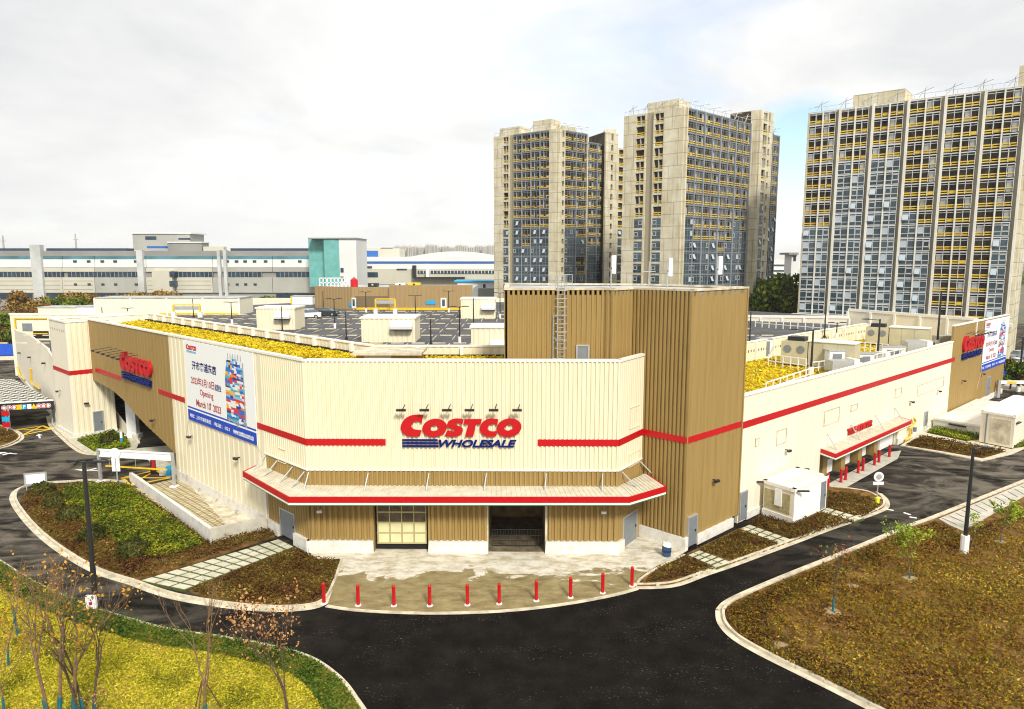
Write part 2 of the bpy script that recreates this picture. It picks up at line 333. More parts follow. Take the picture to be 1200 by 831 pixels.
def cover(poly,dens,size,h,m,label,z=.12,lump=.5,name='ground_cover',base=None,flat=.5,aspect=.5,fade=None,bz=.02,vis=True,patch=.25):
    P=np.array(poly); lo,hi=P.min(0),P.max(0); n=int((hi-lo).prod()*dens)
    Q=rng.uniform(lo,hi,(n,2)); Q=Q[inpoly(Q,poly)]
    dep=Q[:,1]; ok=(np.abs(Q[:,0])<dep*.80+3)&(Q[:,1]>24)&(Q[:,0]>-140)
    if fade is not None: ok&=rng.random(len(Q))<np.clip((fade/dep)**1.6,0,1)
    for hx_,hy_,hr_ in HOLES: ok&=((Q[:,0]-hx_)**2+((Q[:,1]-hy_))**2>(hr_*(.7+.5*rng.random(len(Q))))**2)
    if patch:
        a_,b_=Q[:,0],Q[:,1]; f_=np.sin(a_*.55+1.7*np.sin(b_*.31))+np.sin(b_*.73+1.3*np.sin(a_*.47+2))+.8*np.sin(a_*1.9+b_*1.3)+.6*np.sin(a_*3.7-b_*2.9+1); ok&=(rng.random(len(Q))<np.clip(1-patch*(f_*.5),.12,1))
    Q=Q[ok]
    # plants grow in tufts: pull leaves to tuft centres and raise tuft tops
    hgt=h*(.35+.65*rng.random(len(Q)))*(1-lump+lump*(np.sin(Q[:,0]*5.1+np.sin(Q[:,1]*3.3)*2)*np.sin(Q[:,1]*4.7+np.sin(Q[:,0]*2.9)*2)*.5+.5)*1.4)
    C=np.c_[Q,z+.03+hgt*rng.random(len(Q))**.5]
    o=leafmesh(name,C,size,m,kind='stuff',flat=flat,aspect=aspect); tag(o,label,'plants' if name!='lawn_grass' else 'grass')
    if base: b=MB(); b.prism(poly,-.03,z+bz); b.build('planting_bed',base,kind='structure')
    return o
# ---------------- ground, road, islands ----------------
g=MB(); g.box(-4000,4000,-300,6000,-1.0,-.06); g.build('ground',M['groundfar'],kind='structure')
g=MB(); g.prism([(-120,8),(120,8),(190,150),(190,230),(-190,230),(-170,120)],-.5,0); g.build('road',M['asphalt'],kind='structure')
# left island
LIpx=[(158,683),(115,669),(78,648),(48,625),(27,602),(17,584),(24,573),(45,567),(78,565),(113,563),(147,565)]
li_o=smooth(GP(LIpx)); kerb(li_o[::-1],side=1)
front_k=smooth(GP([(158,683),(185,693),(215,701),(265,709),(310,713),(345,713),(372,709),(385,699),(394,680),(402,656)])); kerb(front_k,side=1)
RA=G(152,564); RB=G(247,637); RC=G(318,610)
isl=li_o+[RA,RB,RC,G(330,636)]+[G(366,656),G(401,657)]+front_k[::-1]
isl=offset(isl,0)
bed1=GP([(158,680),(118,666),(82,646),(52,624),(33,603),(24,586),(30,577),(48,571),(80,569),(113,567),(150,568),(247,638),(316,613),(322,628),(180,674)],.13)
cover(bed1,150,.085,.40,M['leaf_red'],'red-brown low shrubs round the edge of the left planting bed',base=M['soil'])
bed1g=GP([(76,573),(100,569),(148,571),(240,638),(222,647),(185,655),(160,652),(120,628),(88,606),(72,588)],.13)
cover(bed1g,230,.09,.58,M['leaf_green'],'bright green shrubs filling the middle of the left planting bed')
bed2=GP([(222,692),(346,644),(368,655),(398,658),(391,680),(380,697),(368,705),(340,709),(300,708),(250,702)],.13)
cover(bed2,230,.085,.36,M['leaf_red'],'red-brown shrubs between the slab path and the concrete apron',base=M['soil'])
def slabs(A,B,C,D,nu,nv,label):      # A-B near edge, D-C far edge
    A,B,C,D=[Vector(G(*p,.13)) for p in (A,B,C,D)]
    b=MB(); b.prism([A,B,C,D],-.03,.15); b.build('path_bed',M['joint'],kind='structure')
    mb=MB(); gu=.07/nu*3/2; 
    lu=((B-A).length+(C-D).length)/2; lv=((D-A).length+(C-B).length)/2; gu=.07/lu; gv=.09/lv
    P=lambda u,v:(A*(1-u)*(1-v)+B*u*(1-v)+C*u*v+D*(1-u)*v)
    for i in range(nu):
        for j in range(nv):
            c=[P(i/nu+gu,j/nv+gv),P((i+1)/nu-gu,j/nv+gv),P((i+1)/nu-gu,(j+1)/nv-gv),P(i/nu+gu,(j+1)/nv-gv)]
            z=.175+random.uniform(-.006,.006); mb.prism([tuple(q) for q in c],.10,z)
    mb.build('path',M['slab'],kind='structure')
slabs((163,681),(216,692),(345,641),(327,632),3,12,'')
# concrete apron
ap=smooth(GP([(384,709),(420,714),(480,717),(540,717),(600,714),(660,707),(715,697),(745,689)]))
apoly=ap+[G(750,676),G(772,662),G(790,655),G(806,645),(10.9,51.6),(7.7,50),(7.6,52),(-14.8,52),(-14.7,47.0)]+[G(402,655)]
b=MB(); b.prism(apoly,-.03,.045); b.build('concrete_apron',M['apron'],kind='structure')
b=MB(); 
for i in range(len(ap)-1):
    p,q=ap[i],ap[i+1]; o=offset([p,q],-.30); b.prism([p,q,o[1],o[0]],-.03,.03)
b.build('apron_edge',M['gutter'],kind='structure')
# right strip of beds along the wall
rs=smooth(GP([(742,687),(765,687),(792,684),(825,672),(855,662),(893,648),(931,634),(968,620),(1000,609),(1025,600),(1036,594),(1036,586),(1028,578)])); kerb(rs,side=1)
b=MB(); b.prism(rs+[G(1028,578),G(1000,574),G(968,572),G(966,596),G(935,611),G(866,621),G(805,650),G(772,664)],-.03,.12); b.build('planting_strip',M['soil'],kind='structure')
kl=smooth(GP([(745,686),(752,678),(775,664),(803,651)])); kerb(kl,side=-1,gut=0)
kt=GP([(1033,586),(1020,578),(1000,574),(972,571)]); kerb(smooth(kt),side=1,gut=0)
for pl,lb,mt in [([(756,683),(772,667),(804,653),(838,667),(815,673),(790,680)],'red-brown shrubs in the wedge bed at the apron corner','leaf_red'),
    ([(820,645),(866,622),(912,639),(884,648),(858,657)],'red-brown shrubs beside the tall tan tower base','leaf_red'),
    ([(878,615),(893,605),(929,615),(962,602),(1001,612),(965,622),(930,633)],'red-brown shrubs wrapped round the white utility kiosk','leaf_red'),
    ([(969,596),(971,577),(1000,580),(1028,588),(1031,594),(1013,606)],'rusty shrubs in the rounded bed by the round road sign','leaf_red')]:
    cover(GP(pl,.13),190,.09,.36,M[mt],lb)
slabs((857,659),(840,666),(805,651),(819,645),2,5,''); slabs((928,633),(914,638),(866,620),(878,615),2,5,''); slabs((1013,608),(1001,612),(962,600),(968,595),2,4,'')
# far right beds
b=MB(); b.prism(GP([(1055,523),(1083,506),(1108,495),(1150,505),(1200,500),(1215,508),(1215,520),(1185,533),(1150,541),(1100,531)]),-.03,.11); b.build('pavement',M['kerb'],kind='structure')
cover(GP([(1062,522),(1081,511),(1130,520),(1179,529),(1152,537),(1100,528)],.13),140,.10,.4,M['leaf_red'],'rusty-brown shrubs in the bed before the loading dock',base=M['soil'])
cover(GP([(1086,507),(1105,497),(1149,505),(1147,515),(1132,517)],.13),150,.11,.55,M['leaf_green'],'green shrubs under the loading dock wall',base=M['greenbase'])
cover(GP([(1184,526),(1200,512),(1212,512),(1208,522)],.13),140,.11,.4,M['leaf_green'],'green shrubs at the right side of the white container',base=M['greenbase'])
# big right island
ru=[(846,716),(856,706),(885,692),(930,673),(1000,645),(1060,620),(1098,606),(1140,589),(1200,565),(1235,551)]
ri=smooth(GP(ru)); kerb(ri,side=-1)
rl=[(846,716),(848,730),(862,746),(890,763),(930,783),(975,805),(1030,833),(1090,865)]
rlo=smooth(GP(rl)); kerb(rlo,side=1)
big=offset(ri,-.2)+[G(1300,600),G(1300,870)]+offset(rlo,.2)[::-1]
bigc=GP([(852,716),(862,708),(890,696),(932,678),(1002,649),(1062,625),(1095,613),(1115,622),(1130,628),(1200,597),(1260,570),(1300,640),(1300,870),(1092,862),(1035,831),(978,803),(933,781),(894,761),(867,744),(855,729)],.13)
b=MB(); b.prism([p for p in big],-.03,.10); b.build('planting_island',M['soil'],kind='structure')
cover(bigc,130,.085,.30,M['leaf_olive'],'olive and rust ground cover over the large right planting island',fade=42,patch=.55)
for hx_,hy_,hr_ in HOLES[:5]:
    b=MB(); k_=[.8+.35*random.random() for _ in range(9)]; b.prism([(hx_+math.cos(i*.698)*hr_*k_[i],hy_+math.sin(i*.698)*hr_*k_[i]*.8) for i in range(9)],.05,.135); b.build('ground',M['sand'],kind='structure')
edge=GP([(852,716),(862,708),(890,696),(932,678),(1002,649),(1062,625),(1096,612),(1125,625),(1180,606),(1240,580),(1245,588),(1180,620),(1130,642),(1080,632),(1005,668),(935,700),(905,715),(900,730),(940,762),(1000,790),(1060,838),(1035,831),(978,803),(933,781),(894,761),(867,744),(855,729)],.13)
cover(edge,120,.09,.36,M['leaf_red'],'dark red shrubs edging the large right planting island',fade=40)
# hatched paved strip with bay marks
hp=GP([(1100,610),(1205,566),(1220,572),(1128,624),(1114,618)]); b=MB(); b.prism(hp,-.02,.155); b.build('pavement',M['concrete'],kind='structure')
b=MB(); 
for i in range(13):
    t=i/13; a=Vector(G(1104+t*100,609.5-t*41)); c=Vector(G(1121+t*93,617-t*42)); u=(c-a).normalized()*.05; u=Vector((-u.y,u.x)); b.prism([a+u,a-u,c-u,c+u],.12,.163)
b.build('road_marking',M['dark'],kind='structure')
# foreground lawn
lk=[(-40,640),(0,658),(30,677),(70,697),(110,713),(150,726),(200,739),(260,748),(320,759),(365,772),(398,794),(420,822),(437,850),(445,880)]
lko=smooth(GP(lk)); kerb(lko,side=-1,gut=.12)
law=[p for p in offset(lko,-1.3)]+[G(445,1000),G(-200,1000),G(-200,640)]
hed=offset(lko,-.25)+offset(lko,-1.75)[::-1]
b=MB(); b.prism(offset(lko,-.15)+[(-6,14),(-80,14),(-80,60)],-.03,.10); b.build('lawn',M['lawnbase'],kind='structure')
cover(hed,520,.07,.5,M['leaf_hedge'],'low clipped green hedge curving along the near kerb',z=.1,name='ground_cover')
lawp=offset(lko,-1.7)+[(-8,22),(-60,22),(-60,60)]
cover(lawp,420,.075,.13,M['leaf_lawn'],'yellow-green grass of the near lawn in the left corner',z=.10,name='lawn_grass',flat=.6,aspect=.35,lump=.3)
# painted markings
def stripe(px,w,m,z=.004,name='road_marking',mb=None):
    b=mb or MB(); P=[Vector(p) for p in GP(px)]
    for a,c in zip(P[:-1],P[1:]):
        u=(c-a).normalized(); n=Vector((-u.y,u.x))*w/2; b.prism([a+n-u*w*.3,a-n-u*w*.3,c-n+u*w*.3,c+n+u*w*.3],-.004,z)
    if mb is None: b.build(name,m,kind='structure')
def xbox(c,w):
    stripe([c[0],c[1],c[2],c[3],c[0]],w,M['yellow'],.006); stripe([c[0],c[2]],w*.8,M['yellow'],.010); stripe([c[1],c[3]],w*.8,M['yellow'],.014)
xbox([(143,560),(152,569),(199,560),(183,551)],.30)
xbox([(16,504),(26,510),(60,503),(50,499)],.34)
for pts in ([(4,533),(12,531)],[(100,552),(112,549)]): stripe(pts,.30,M['white'])
def arrow(px,py,rz,L=2.6,name='road_marking'):
    x,y=G(px,py); u=Vector((math.cos(rz),math.sin(rz))); n=Vector((-u.y,u.x)); p=Vector((x,y)); b=MB()
    b.prism([p-u*L*.5+n*.09,p-u*L*.5-n*.09,p+u*L*.1-n*.09,p+u*L*.1+n*.09],-.004,.005); b.prism([p+u*L*.1+n*.35,p+u*L*.1-n*.35,p+u*L*.5],-.004,.005); b.build(name,M['white'],kind='structure')
arrow(46,511,2.2); arrow(7,531,2.9,3); arrow(103,551,3.0,3)
for a in ([(1040,597),(1046,598)],[(1060,601),(1066,603)],[(1067,606),(1073,607)],[(1084,611),(1091,612)]): stripe(a,.25,M['white'])
stripe([(150,530),(165,526)],.16,M['yellow']); stripe([(120,540),(185,530)],.12,M['yellow'])
b=MB(); b.prism(GP([(158,526),(205,522),(210,556),(197,560)]),-.03,.05); b.build('pavement',M['slab'],kind='structure')
# paving and bed by the ramp block
b=MB(); kb=smooth(GP([(58,488),(62,500),(75,513),(92,527),(107,532),(135,532),(160,527)])); b.prism(kb+[G(165,515),G(131,499),G(85,506),G(62,488)],-.03,.11); b.build('pavement',M['slab'],kind='structure')
kerb(kb,side=1)
cover(GP([(90,516),(131,506),(147,511),(153,524),(135,529),(110,529)],.13),120,.12,.5,M['leaf_green'],'yellow-green shrubs in the bed under the tan bridge wall',base=M['greenbase'])
b=MB(); kb=smooth(GP([(-30,487),(2,500),(18,506),(24,513),(15,520),(-5,526),(-40,532)])); b.prism(kb,-.03,.11); b.build('planting_island',M['soil'],kind='structure'); kerb(kb,side=-1)
cover(GP([(-25,490),(0,503),(16,508),(20,513),(12,517),(-6,522),(-30,526)],.13),90,.12,.4,M['leaf_red'],'dark red shrubs in the small bed by the entrance shelter')

# ---------------- the store ----------------
UL=Vector((-.722,.692)); UR=Vector((.733,.680))
P1=Vector((-14.6,48.35)); P2=Vector((7.55,48.1)); T0=Vector((12.57,48.73)); P3=T0+UL*3.8
J=P1+UL*49.9; BC=Vector((-51.6,80.5)); BD=BC+UL*6.7; BJ=BC+Vector((.69,.722))*4.6
KK=Vector((-48.5,93.0)); QQ=Vector((-11.5,57.8)); QE=Vector((-.5,57.8))
T7=T0+UR*7.5; RE=T0+UR*88.5
LF=Fr(J,P1); FF=Fr(P1,P2); CF=Fr(P2,P3); TL=Fr(P3,T0); TR=Fr(T0,T7); RF=Fr(T7,RE)
BF=Fr(BC,BJ); BL=Fr(BD,BC)
ZT=13.95; ZR=10.35; ZT2=18.8; ZRB=12.4; SZ0,SZ1=7.95,8.42
store=empty('warehouse_store',(0,60,0),'long cream and tan warehouse store with a red stripe and a tall tan corner tower','store')
def rib(mb,f,a0,a1,zb,zt,per=.3,dep=.05,d=0,mi=0):
    fb=zb if callable(zb) else (lambda a:zb); ft=zt if callable(zt) else (lambda a:zt)
    n=max(1,round((a1-a0)/per)); p=(a1-a0)/n; pts=[]
    for i in range(n):
        for t,h in ((0,0),(.38,0),(.48,dep),(.90,dep)): pts.append((a0+(i+t)*p,h))
    pts.append((a1,0)); vs=[];fs=[]
    for a,h in pts: vs+= [f.w(a,fb(a),d+h),f.w(a,ft(a),d+h)]
    for i in range(len(pts)-1): fs.append((2*i,2*i+2,2*i+3,2*i+1))
    mb.add(vs,fs,mi)
def wall(f,a0,a1,zb,zt,m,per=.3,dep=.05,name='wall',core=.25,core_m=None):
    mb=MB(); rib(mb,f,a0,a1,zb,zt,per,dep,0,0); fb=zb if callable(zb) else (lambda a:zb); ft=zt if callable(zt) else (lambda a:zt)
    n=24 if callable(zb) or callable(zt) else 1
    pts=[(a0+(a1-a0)*i/n,fb(a0+(a1-a0)*i/n)) for i in range(n+1)]+[(a1-(a1-a0)*i/n,ft(a1-(a1-a0)*i/n)) for i in range(n+1)]
    mb.fprism(f,pts,-core,-.003,0); return mb.build(name,m,store)
def cap(f,a0,a1,z,w=.42,h=.16,m='trim'):
    mb=MB(); mb.fbox(f,a0,a1,-w+.1,.1,z,z+h); return mb.build('parapet_cap',M[m],store)
def stripe_on(f,a0,a1,per,dep=.05,z0=SZ0,z1=SZ1,base=None):
    mb=MB(); mb.fbox(f,a0,a1,.002,dep+.02,z0,z1); return mb.build('red_stripe',M['red'],base or store)
# front facade
sB=LF.at(317,640)[0]; zband=6.15
bays=[FF.at(438,640)[0],FF.at(503,640)[0],FF.at(571.5,640)[0],FF.at(639.5,640)[0]]
wall(FF,0,FF.L,zband,ZT,M['cream'],.31,.10); wall(CF,0,CF.L,zband,ZT,M['cream'],.30,.05)
ztop_open=4.5
for a,b in ((0,bays[0]),(bays[1],bays[2]),(bays[3],FF.L)):
    wall(FF,a,b,.95,ztop_open,M['tan'],.42,.15)
    mb=MB(); mb.fprism(FF,[(a-.05 if a>0 else -.2,0),(b+.05 if b<FF.L-1 else b+.1,0),(b if b<FF.L-1 else b+.1,.93),(a if a>0 else -.2,.93)],-.2,.30); mb.build('plinth',M['plinth'],store)
wall(FF,0,FF.L,ztop_open,zband-.02,M['tan'],.34,.11)
cd0,cd1=CF.L*.22,CF.L*.80
for a,b,z in ((0,cd0,0),(cd1,CF.L,0),(cd0,cd1,2.35)): wall(CF,a,b,z,zband-.02,M['tan'],.34,.06)
mb=MB(); mb.fbox(FF,-.05,FF.L,.0,.11,zband-.05,zband+.05); mb.fbox(CF,0,CF.L,.0,.11,zband-.05,zband+.05); mb.build('drip_trim',M['trim'],store)
cap(FF,-.05,FF.L+.05,ZT); cap(CF,0,CF.L,ZT)
stripe_on(FF,0,FF.at(452,519)[0],.3,.10); stripe_on(FF,FF.at(630,519)[0],FF.L,.3,.10); stripe_on(CF,0,CF.L,.3,.05)
mb=MB()
for s in (0,FF.L): mb.fbox(FF,s-.05,s+.05,.0,.13,.95,ztop_open)
mb.build('corner_trim',M['tan'],store)
# sectional door
b0,b1=bays[0],bays[1]
def bay_frame(a,b,m='tan'):
    mb=MB(); mb.fbox(FF,a-.10,a+.05,-.5,.12,.0,ztop_open); mb.fbox(FF,b-.05,b+.10,-.5,.12,.0,ztop_open); return mb.build('door_jamb',M['gutter'] if m!='tan' else M['tan'],store)
bay_frame(b0,b1); bay_frame(bays[2],bays[3],'x')
dr=MB(); w=(b1-b0-.5)/4; z0=.55; ph=.78
for i in range(5):
    for k in range(4):
        if i<2: dr.fbox(FF,b0+.25+k*w+.05,b0+.25+(k+1)*w-.05,-.42,-.33,z0+i*ph+.05,z0+(i+1)*ph-.05)
door=dr.build('sectional_door',mat('door_panel_cream',(.66,.63,.36),.5,var=.06),store)
fr_=MB()
for i in range(6): fr_.fbox(FF,b0+.2,b1-.2,-.44,-.30,z0+i*ph-.05,z0+i*ph+.05)
for k in range(5): fr_.fbox(FF,b0+.25+k*w-.035,b0+.25+k*w+.035,-.44,-.31,z0,z0+5*ph)
fr_.build('door_frame',mat('door_rail',(.42,.36,.16),.5),door)
for i in range(2,5):
    for k in range(4):
        p=MB(); p.fbox(FF,b0+.25+k*w+.05,b0+.25+(k+1)*w-.05,-.42,-.37,z0+i*ph+.05,z0+(i+1)*ph-.05); p.build('door_pane',mat_pane:=M.setdefault('dpane',mat('door_glass',(.05,.04,.03),.2,c2=(.16,.12,.08),scale=1.3)),door)
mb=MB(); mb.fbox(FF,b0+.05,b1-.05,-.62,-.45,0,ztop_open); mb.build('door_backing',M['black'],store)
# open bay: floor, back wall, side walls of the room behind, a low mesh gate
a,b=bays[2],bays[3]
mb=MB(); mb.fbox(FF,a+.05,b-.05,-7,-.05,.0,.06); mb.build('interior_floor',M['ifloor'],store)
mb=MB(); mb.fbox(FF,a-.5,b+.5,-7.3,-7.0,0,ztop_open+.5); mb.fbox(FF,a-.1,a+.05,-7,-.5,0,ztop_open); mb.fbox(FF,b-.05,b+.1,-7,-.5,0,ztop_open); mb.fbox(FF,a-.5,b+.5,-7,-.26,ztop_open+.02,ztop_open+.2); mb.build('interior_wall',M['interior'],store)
mb=MB()
for i in range(19): x=a+.3+(b-a-.6)*i/18; mb.fbox(FF,x-.012,x+.012,-1.0,-.97,.1,1.35)
for z in (.12,.5,.9,1.35): mb.fbox(FF,a+.3,b-.3,-1.01,-.96,z-.02,z+.02)
gate=mb.build('mesh_gate',M['dark'],store)
mb=MB(); mb.tube([FF.w(a+2.3,.1,-6.8),FF.w(a+2.3,4.6,-6.8)],.09); mb.tube([FF.w(a+3.0,2.9,-6.5),FF.w(a+3.0,4.6,-6.5)],.16); mb.build('pipe',M['tan'],store)
# left long wall
sJ=LF.L; sBr=LF.at(197,395)[0]
def zbridge(s):
    P=BR
    if s<=P[0][0]: return P[0][1]
    for (x0,y0),(x1,y1) in zip(P[:-1],P[1:]):
        if s<=x1: return y0+(y1-y0)*(s-x0)/(x1-x0)
    return P[-1][1]
BR=[LF.at(*p) for p in ((113,447),(127,454.5),(134,459),(145,469),(156,482),(171,498),(188,514),(205,531))]
wall(LF,0,sBr,zbridge,ZT,M['tan'],.9,.03,core=.5)
wall(LF,sBr,sB,.0,ZT,M['cream'],.9,.05)
wall(LF,sB,sJ,zband,ZT,M['cream'],.30,.05)
sd0,sd1=LF.at(330.5,634)[0],LF.at(347,640)[0]
wall(LF,sB,sd0,.0,zband-.02,M['tan'],.35,.05); wall(LF,sd1,sJ,.0,zband-.02,M['tan'],.35,.05); wall(LF,sd0,sd1,2.25,zband-.02,M['tan'],.35,.05)
def pdoor(f,a0,a1,z0,z1,d=-.02,m='greydoor'):
    mb=MB(); mb.fbox(f,a0+.04,a1-.04,d-.06,d+.05,z0,z1-.05); o=mb.build('door',M[m],store)
    mb=MB(); mb.fbox(f,a0-.06,a0+.04,d-.06,d+.10,z0,z1+.06); mb.fbox(f,a1-.04,a1+.06,d-.06,d+.10,z0,z1+.06); mb.fbox(f,a0+.04,a1-.04,d-.06,d+.10,z1-.05,z1+.06); mb.build('door_frame',M['steel'],o)
    mb=MB(); mb.fbox(f,a1-.25,a1-.14,d+.05,d+.11,z0+1.0,z0+1.15); mb.build('handle',M['dark'],o); return o
pdoor(LF,sd0,sd1,.16,2.25)
mb=MB(); mb.fprism(LF,[(sB,0),(sd0-.1,0),(sd0-.1,.85),(sB,.95)],.0,.28); mb.fprism(LF,[(sd1+.1,0),(sJ+.3,0),(sJ+.15,.93),(sd1+.1,.93)],.0,.28); mb.build('plinth',M['plinth'],store)
cap(LF,0,sJ+.05,ZT); stripe_on(LF,LF.at(112,430)[0],LF.at(142.5,440)[0],.9); stripe_on(LF,LF.at(186,456)[0],sBr,.9,.03); stripe_on(LF,sBr,LF.at(217,466)[0],.9); stripe_on(LF,LF.at(302,500)[0],sJ,.3)
mb=MB(); mb.fbox(LF,sB-.12,sJ,.0,.10,zband-.05,zband+.04); mb.build('drip_trim',M['trim'],store)
mb=MB(); mb.tube([LF.w(sB-.05,5.0,.15),LF.w(sB-.05,.95,.15),LF.w(sB-.6,.75,.45),LF.w(sB-.6,.3,.45)],.07); mb.build('downpipe',M['white'],store)
pdoor(CF,cd0,cd1,.06,2.35,.0)
mb=MB(); mb.fprism(CF,[(-.2,0),(cd0-.1,0),(cd0-.1,.85),(-.1,.93)],0,.26); mb.build('plinth',M['plinth'],store)
# access panels pressed into the walls
def panel(f,px0,py0,px1,py1,m='cream'):
    a0,z1=f.at(px0,py0); a1,_=f.at(px1,py0); _,z0=f.at(px0,py1); mb=MB()
    e=.035
    for q in ((a0,a1,z0,z0+e),(a0,a1,z1-e,z1),(a0,a0+e,z0,z1),(a1-e,a1,z0,z1)): mb.fbox(f,q[0],q[1],.0,.085,q[2],q[3])
    mb.build('access_panel',M[m],store)
panel(LF,326,524,335,540); panel(CF,738,478,749,503); panel(CF,736,533,749,548)
for q in ((966,482,983,499),(997,475,1004,482),(1049,456,1056,466),(910,505,921,522),(885,514,889,523),(1075,452,1105,464)): panel(RF,*q,m='gutter')
# tower
wall(TL,-1.15,TL.L,.95,ZT2,M['tan'],.34,.13); wall(TR,.0,TR.L,.75,ZT2,M['tan'],.9,.03)
mb=MB(); mb.fbox(TL,-1,TL.L+.2,-.2,.25,0,.93); mb.build('plinth',M['plinth'],store)
td0,td1=TR.at(804,646)[0],TR.at(814,641)[0]
mb=MB(); mb.fbox(TR,-.2,td0-.08,-.2,.20,0,.73); mb.fbox(TR,td1+.08,TR.L-.9,-.2,.20,0,.73); mb.build('plinth',M['plinth'],store)
pdoor(TR,td0,td1,.12,2.35,.06); stripe_on(TL,0,TL.L,.36,.13); stripe_on(TR,.0,TR.L,.9,.03,)
mb=MB(); mb.fbox(TL,TL.L-.12,TL.L+.03,-.1,.14,.95,ZT2); mb.fbox(TR,TR.L-.1,TR.L+.05,-.1,.10,.75,ZT2); mb.build('corner_trim',M['tan'],store)
A,B_,C_,D_=Vector((-.5,50.9)),Vector((6.7,50.9)),Vector((7.35,50.4)),T0+UL*4.9
T7b=T7+UL*9; pent=[A,B_,C_,D_,T0,T7,T7b,Vector((-.5,62))]
for i,(p,q,per,dep) in enumerate(((A,B_,.36,.07),(B_,C_,.4,.07),(C_,D_,.5,.03),(Vector((-.5,62)),A,.36,.07))):
    f=Fr(p,q); wall(f,0,f.L,12.2,ZT2,M['tan'],per,dep)
f=Fr(T7,T7b); wall(f,0,f.L,8,ZT2,M['tan'],.6,.05)
for p,q in zip(pent,pent[1:]+pent[:1]):
    if (q-p).length>.1: f=Fr(p,q); cap(f,-.05,f.L+.05,ZT2,.4,.14,'gutter')
mb=MB(); mb.prism([tuple(p) for p in pent],ZT2-.35,ZT2-.05); mb.build('tower_roof',M['roofgrey'],store)
# ladder with cage on the penthouse
PF=Fr(A,B_); sl0,sl1=PF.at(653,380)[0],PF.at(661,380)[0]
mb=MB()
for s in (sl0,sl1): mb.tube([PF.w(s,12.6,.35),PF.w(s,ZT2+1.1,.35)],.045)
lad=mb.build('ladder',M['steel'],store); mb=MB()
for i in range(22): mb.tube([PF.w(sl0,12.8+i*.3,.35),PF.w(sl1,12.8+i*.3,.35)],.03,4)
mb.build('rung',M['steel'],lad); mb=MB()
for i in range(8):
    z=14.6+i*.6; mb.tube([PF.w(sl0,z,.35)]+[PF.w((sl0+sl1)/2-math.cos(t*math.pi/6)*.42,z,.4+math.sin(t*math.pi/6)*.7) for t in range(7)]+[PF.w(sl1,z,.35)],.022,4)
mb.build('cage',M['steel'],lad)
mb=MB(); s=PF.at(648,400)[0]; mb.tube([PF.w(s,12.6,.2),PF.w(s,17,.2)],.05)
for z in (13.8,15.3,16.9): mb.tube([PF.w(s,z,.2),PF.w(sl1,z,.2)],.04,4)
mb.build('cable_tray',M['steel'],store)
a0,a1=PF.at(676,410)[0],PF.at(689.5,410)[0]; pdoor(PF,a0,a1,12.5,14.75,.05)
mb=MB(); x0,x1=PF.at(645,340)[0],PF.at(671,340)[0]
for s in np.linspace(x0,x1,5): mb.tube([PF.w(s,ZT2,-.3),PF.w(s,ZT2+1.1,-.3)],.025,4)
for z in (.55,1.1): mb.tube([PF.w(x0,ZT2+z,-.3),PF.w(x1,ZT2+z,-.3)],.025,4)
mb.build('roof_railing',M['steel'],store)
# right long wall
r0,r1=14.9,35.3; rb=RF.at(1111,470)[0]; ro=RF.L
print('RF',r0,r1,rb,ro,'bays',bays,'sBr',sBr,sB,BR)
zt_=3.15
wd0=RF.at(866,612)[0]
wall(RF,0,r0,.0,ZR,M['creamw'],1.0,.025); wall(RF,r0,r1,zt_,ZR,M['creamw'],1.0,.025); wall(RF,r1,rb,.0,ZR,M['creamw'],1.0,.025); wall(RF,rb,ro,.0,ZRB,M['tan'],.9,.03)
cap(RF,0,rb,ZR); cap(RF,rb,ro,ZRB)
stripe_on(RF,0,rb+1.2,1.0,.03,7.75,8.3)
mb=MB(); mb.fbox(RF,1.3,r0,-.1,.12,0,.6); mb.fbox(RF,r1,rb,-.1,.12,0,.7); mb.fbox(RF,rb,ro,-.1,.12,0,.8); mb.build('plinth',M['plinth'],store)
pdoor(RF,.15,1.2,.15,2.5,.06); a=RF.at(1081,505)[0]; pdoor(RF,a,a+1.1,.2,2.5,.06); a=RF.at(1154,465)[0]; pdoor(RF,a,a+1.8,.8,3.6,.06)
# tyre shop recess
mb=MB(); mb.fbox(RF,r0,r0+.2,-3.2,-.26,0,zt_); mb.fbox(RF,r1-.2,r1,-3.2,-.26,0,zt_); mb.fbox(RF,r0,r1,-3.4,-3.2,0,zt_); mb.build('recess_wall',M['creamw'],store)
mb=MB(); mb.fbox(RF,r0,r1,-3.2,-.02,zt_+.02,zt_+.2); mb.build('recess_soffit',M['white'],store)
L_=r1-r0
for i in range(4):
    a=r0+.9+i*(L_-5)/3.6
    mb=MB(); mb.fbox(RF,a,a+1.0,-1.0,-.06,0,zt_); mb.build('pier',M['tan'],store)
    mb=MB(); mb.fbox(RF,a+1.05,a+3.9,-.9,-.75,.05,zt_-.1); o=mb.build('shop_door',M['white'],store)
    for zz_ in (1.45,2.15):
        for kx in (0,1):
            mb=MB(); mb.fbox(RF,a+1.5+kx*.9,a+2.2+kx*.9,-.76,-.70,zz_,zz_+.5); mb.build('pane',M['glass'],o)
mb=MB(); mb.fbox(RF,r1-4.4,r1-.5,-.5,-.3,.1,2.9); mb.build('shop_door',M['white'],store)
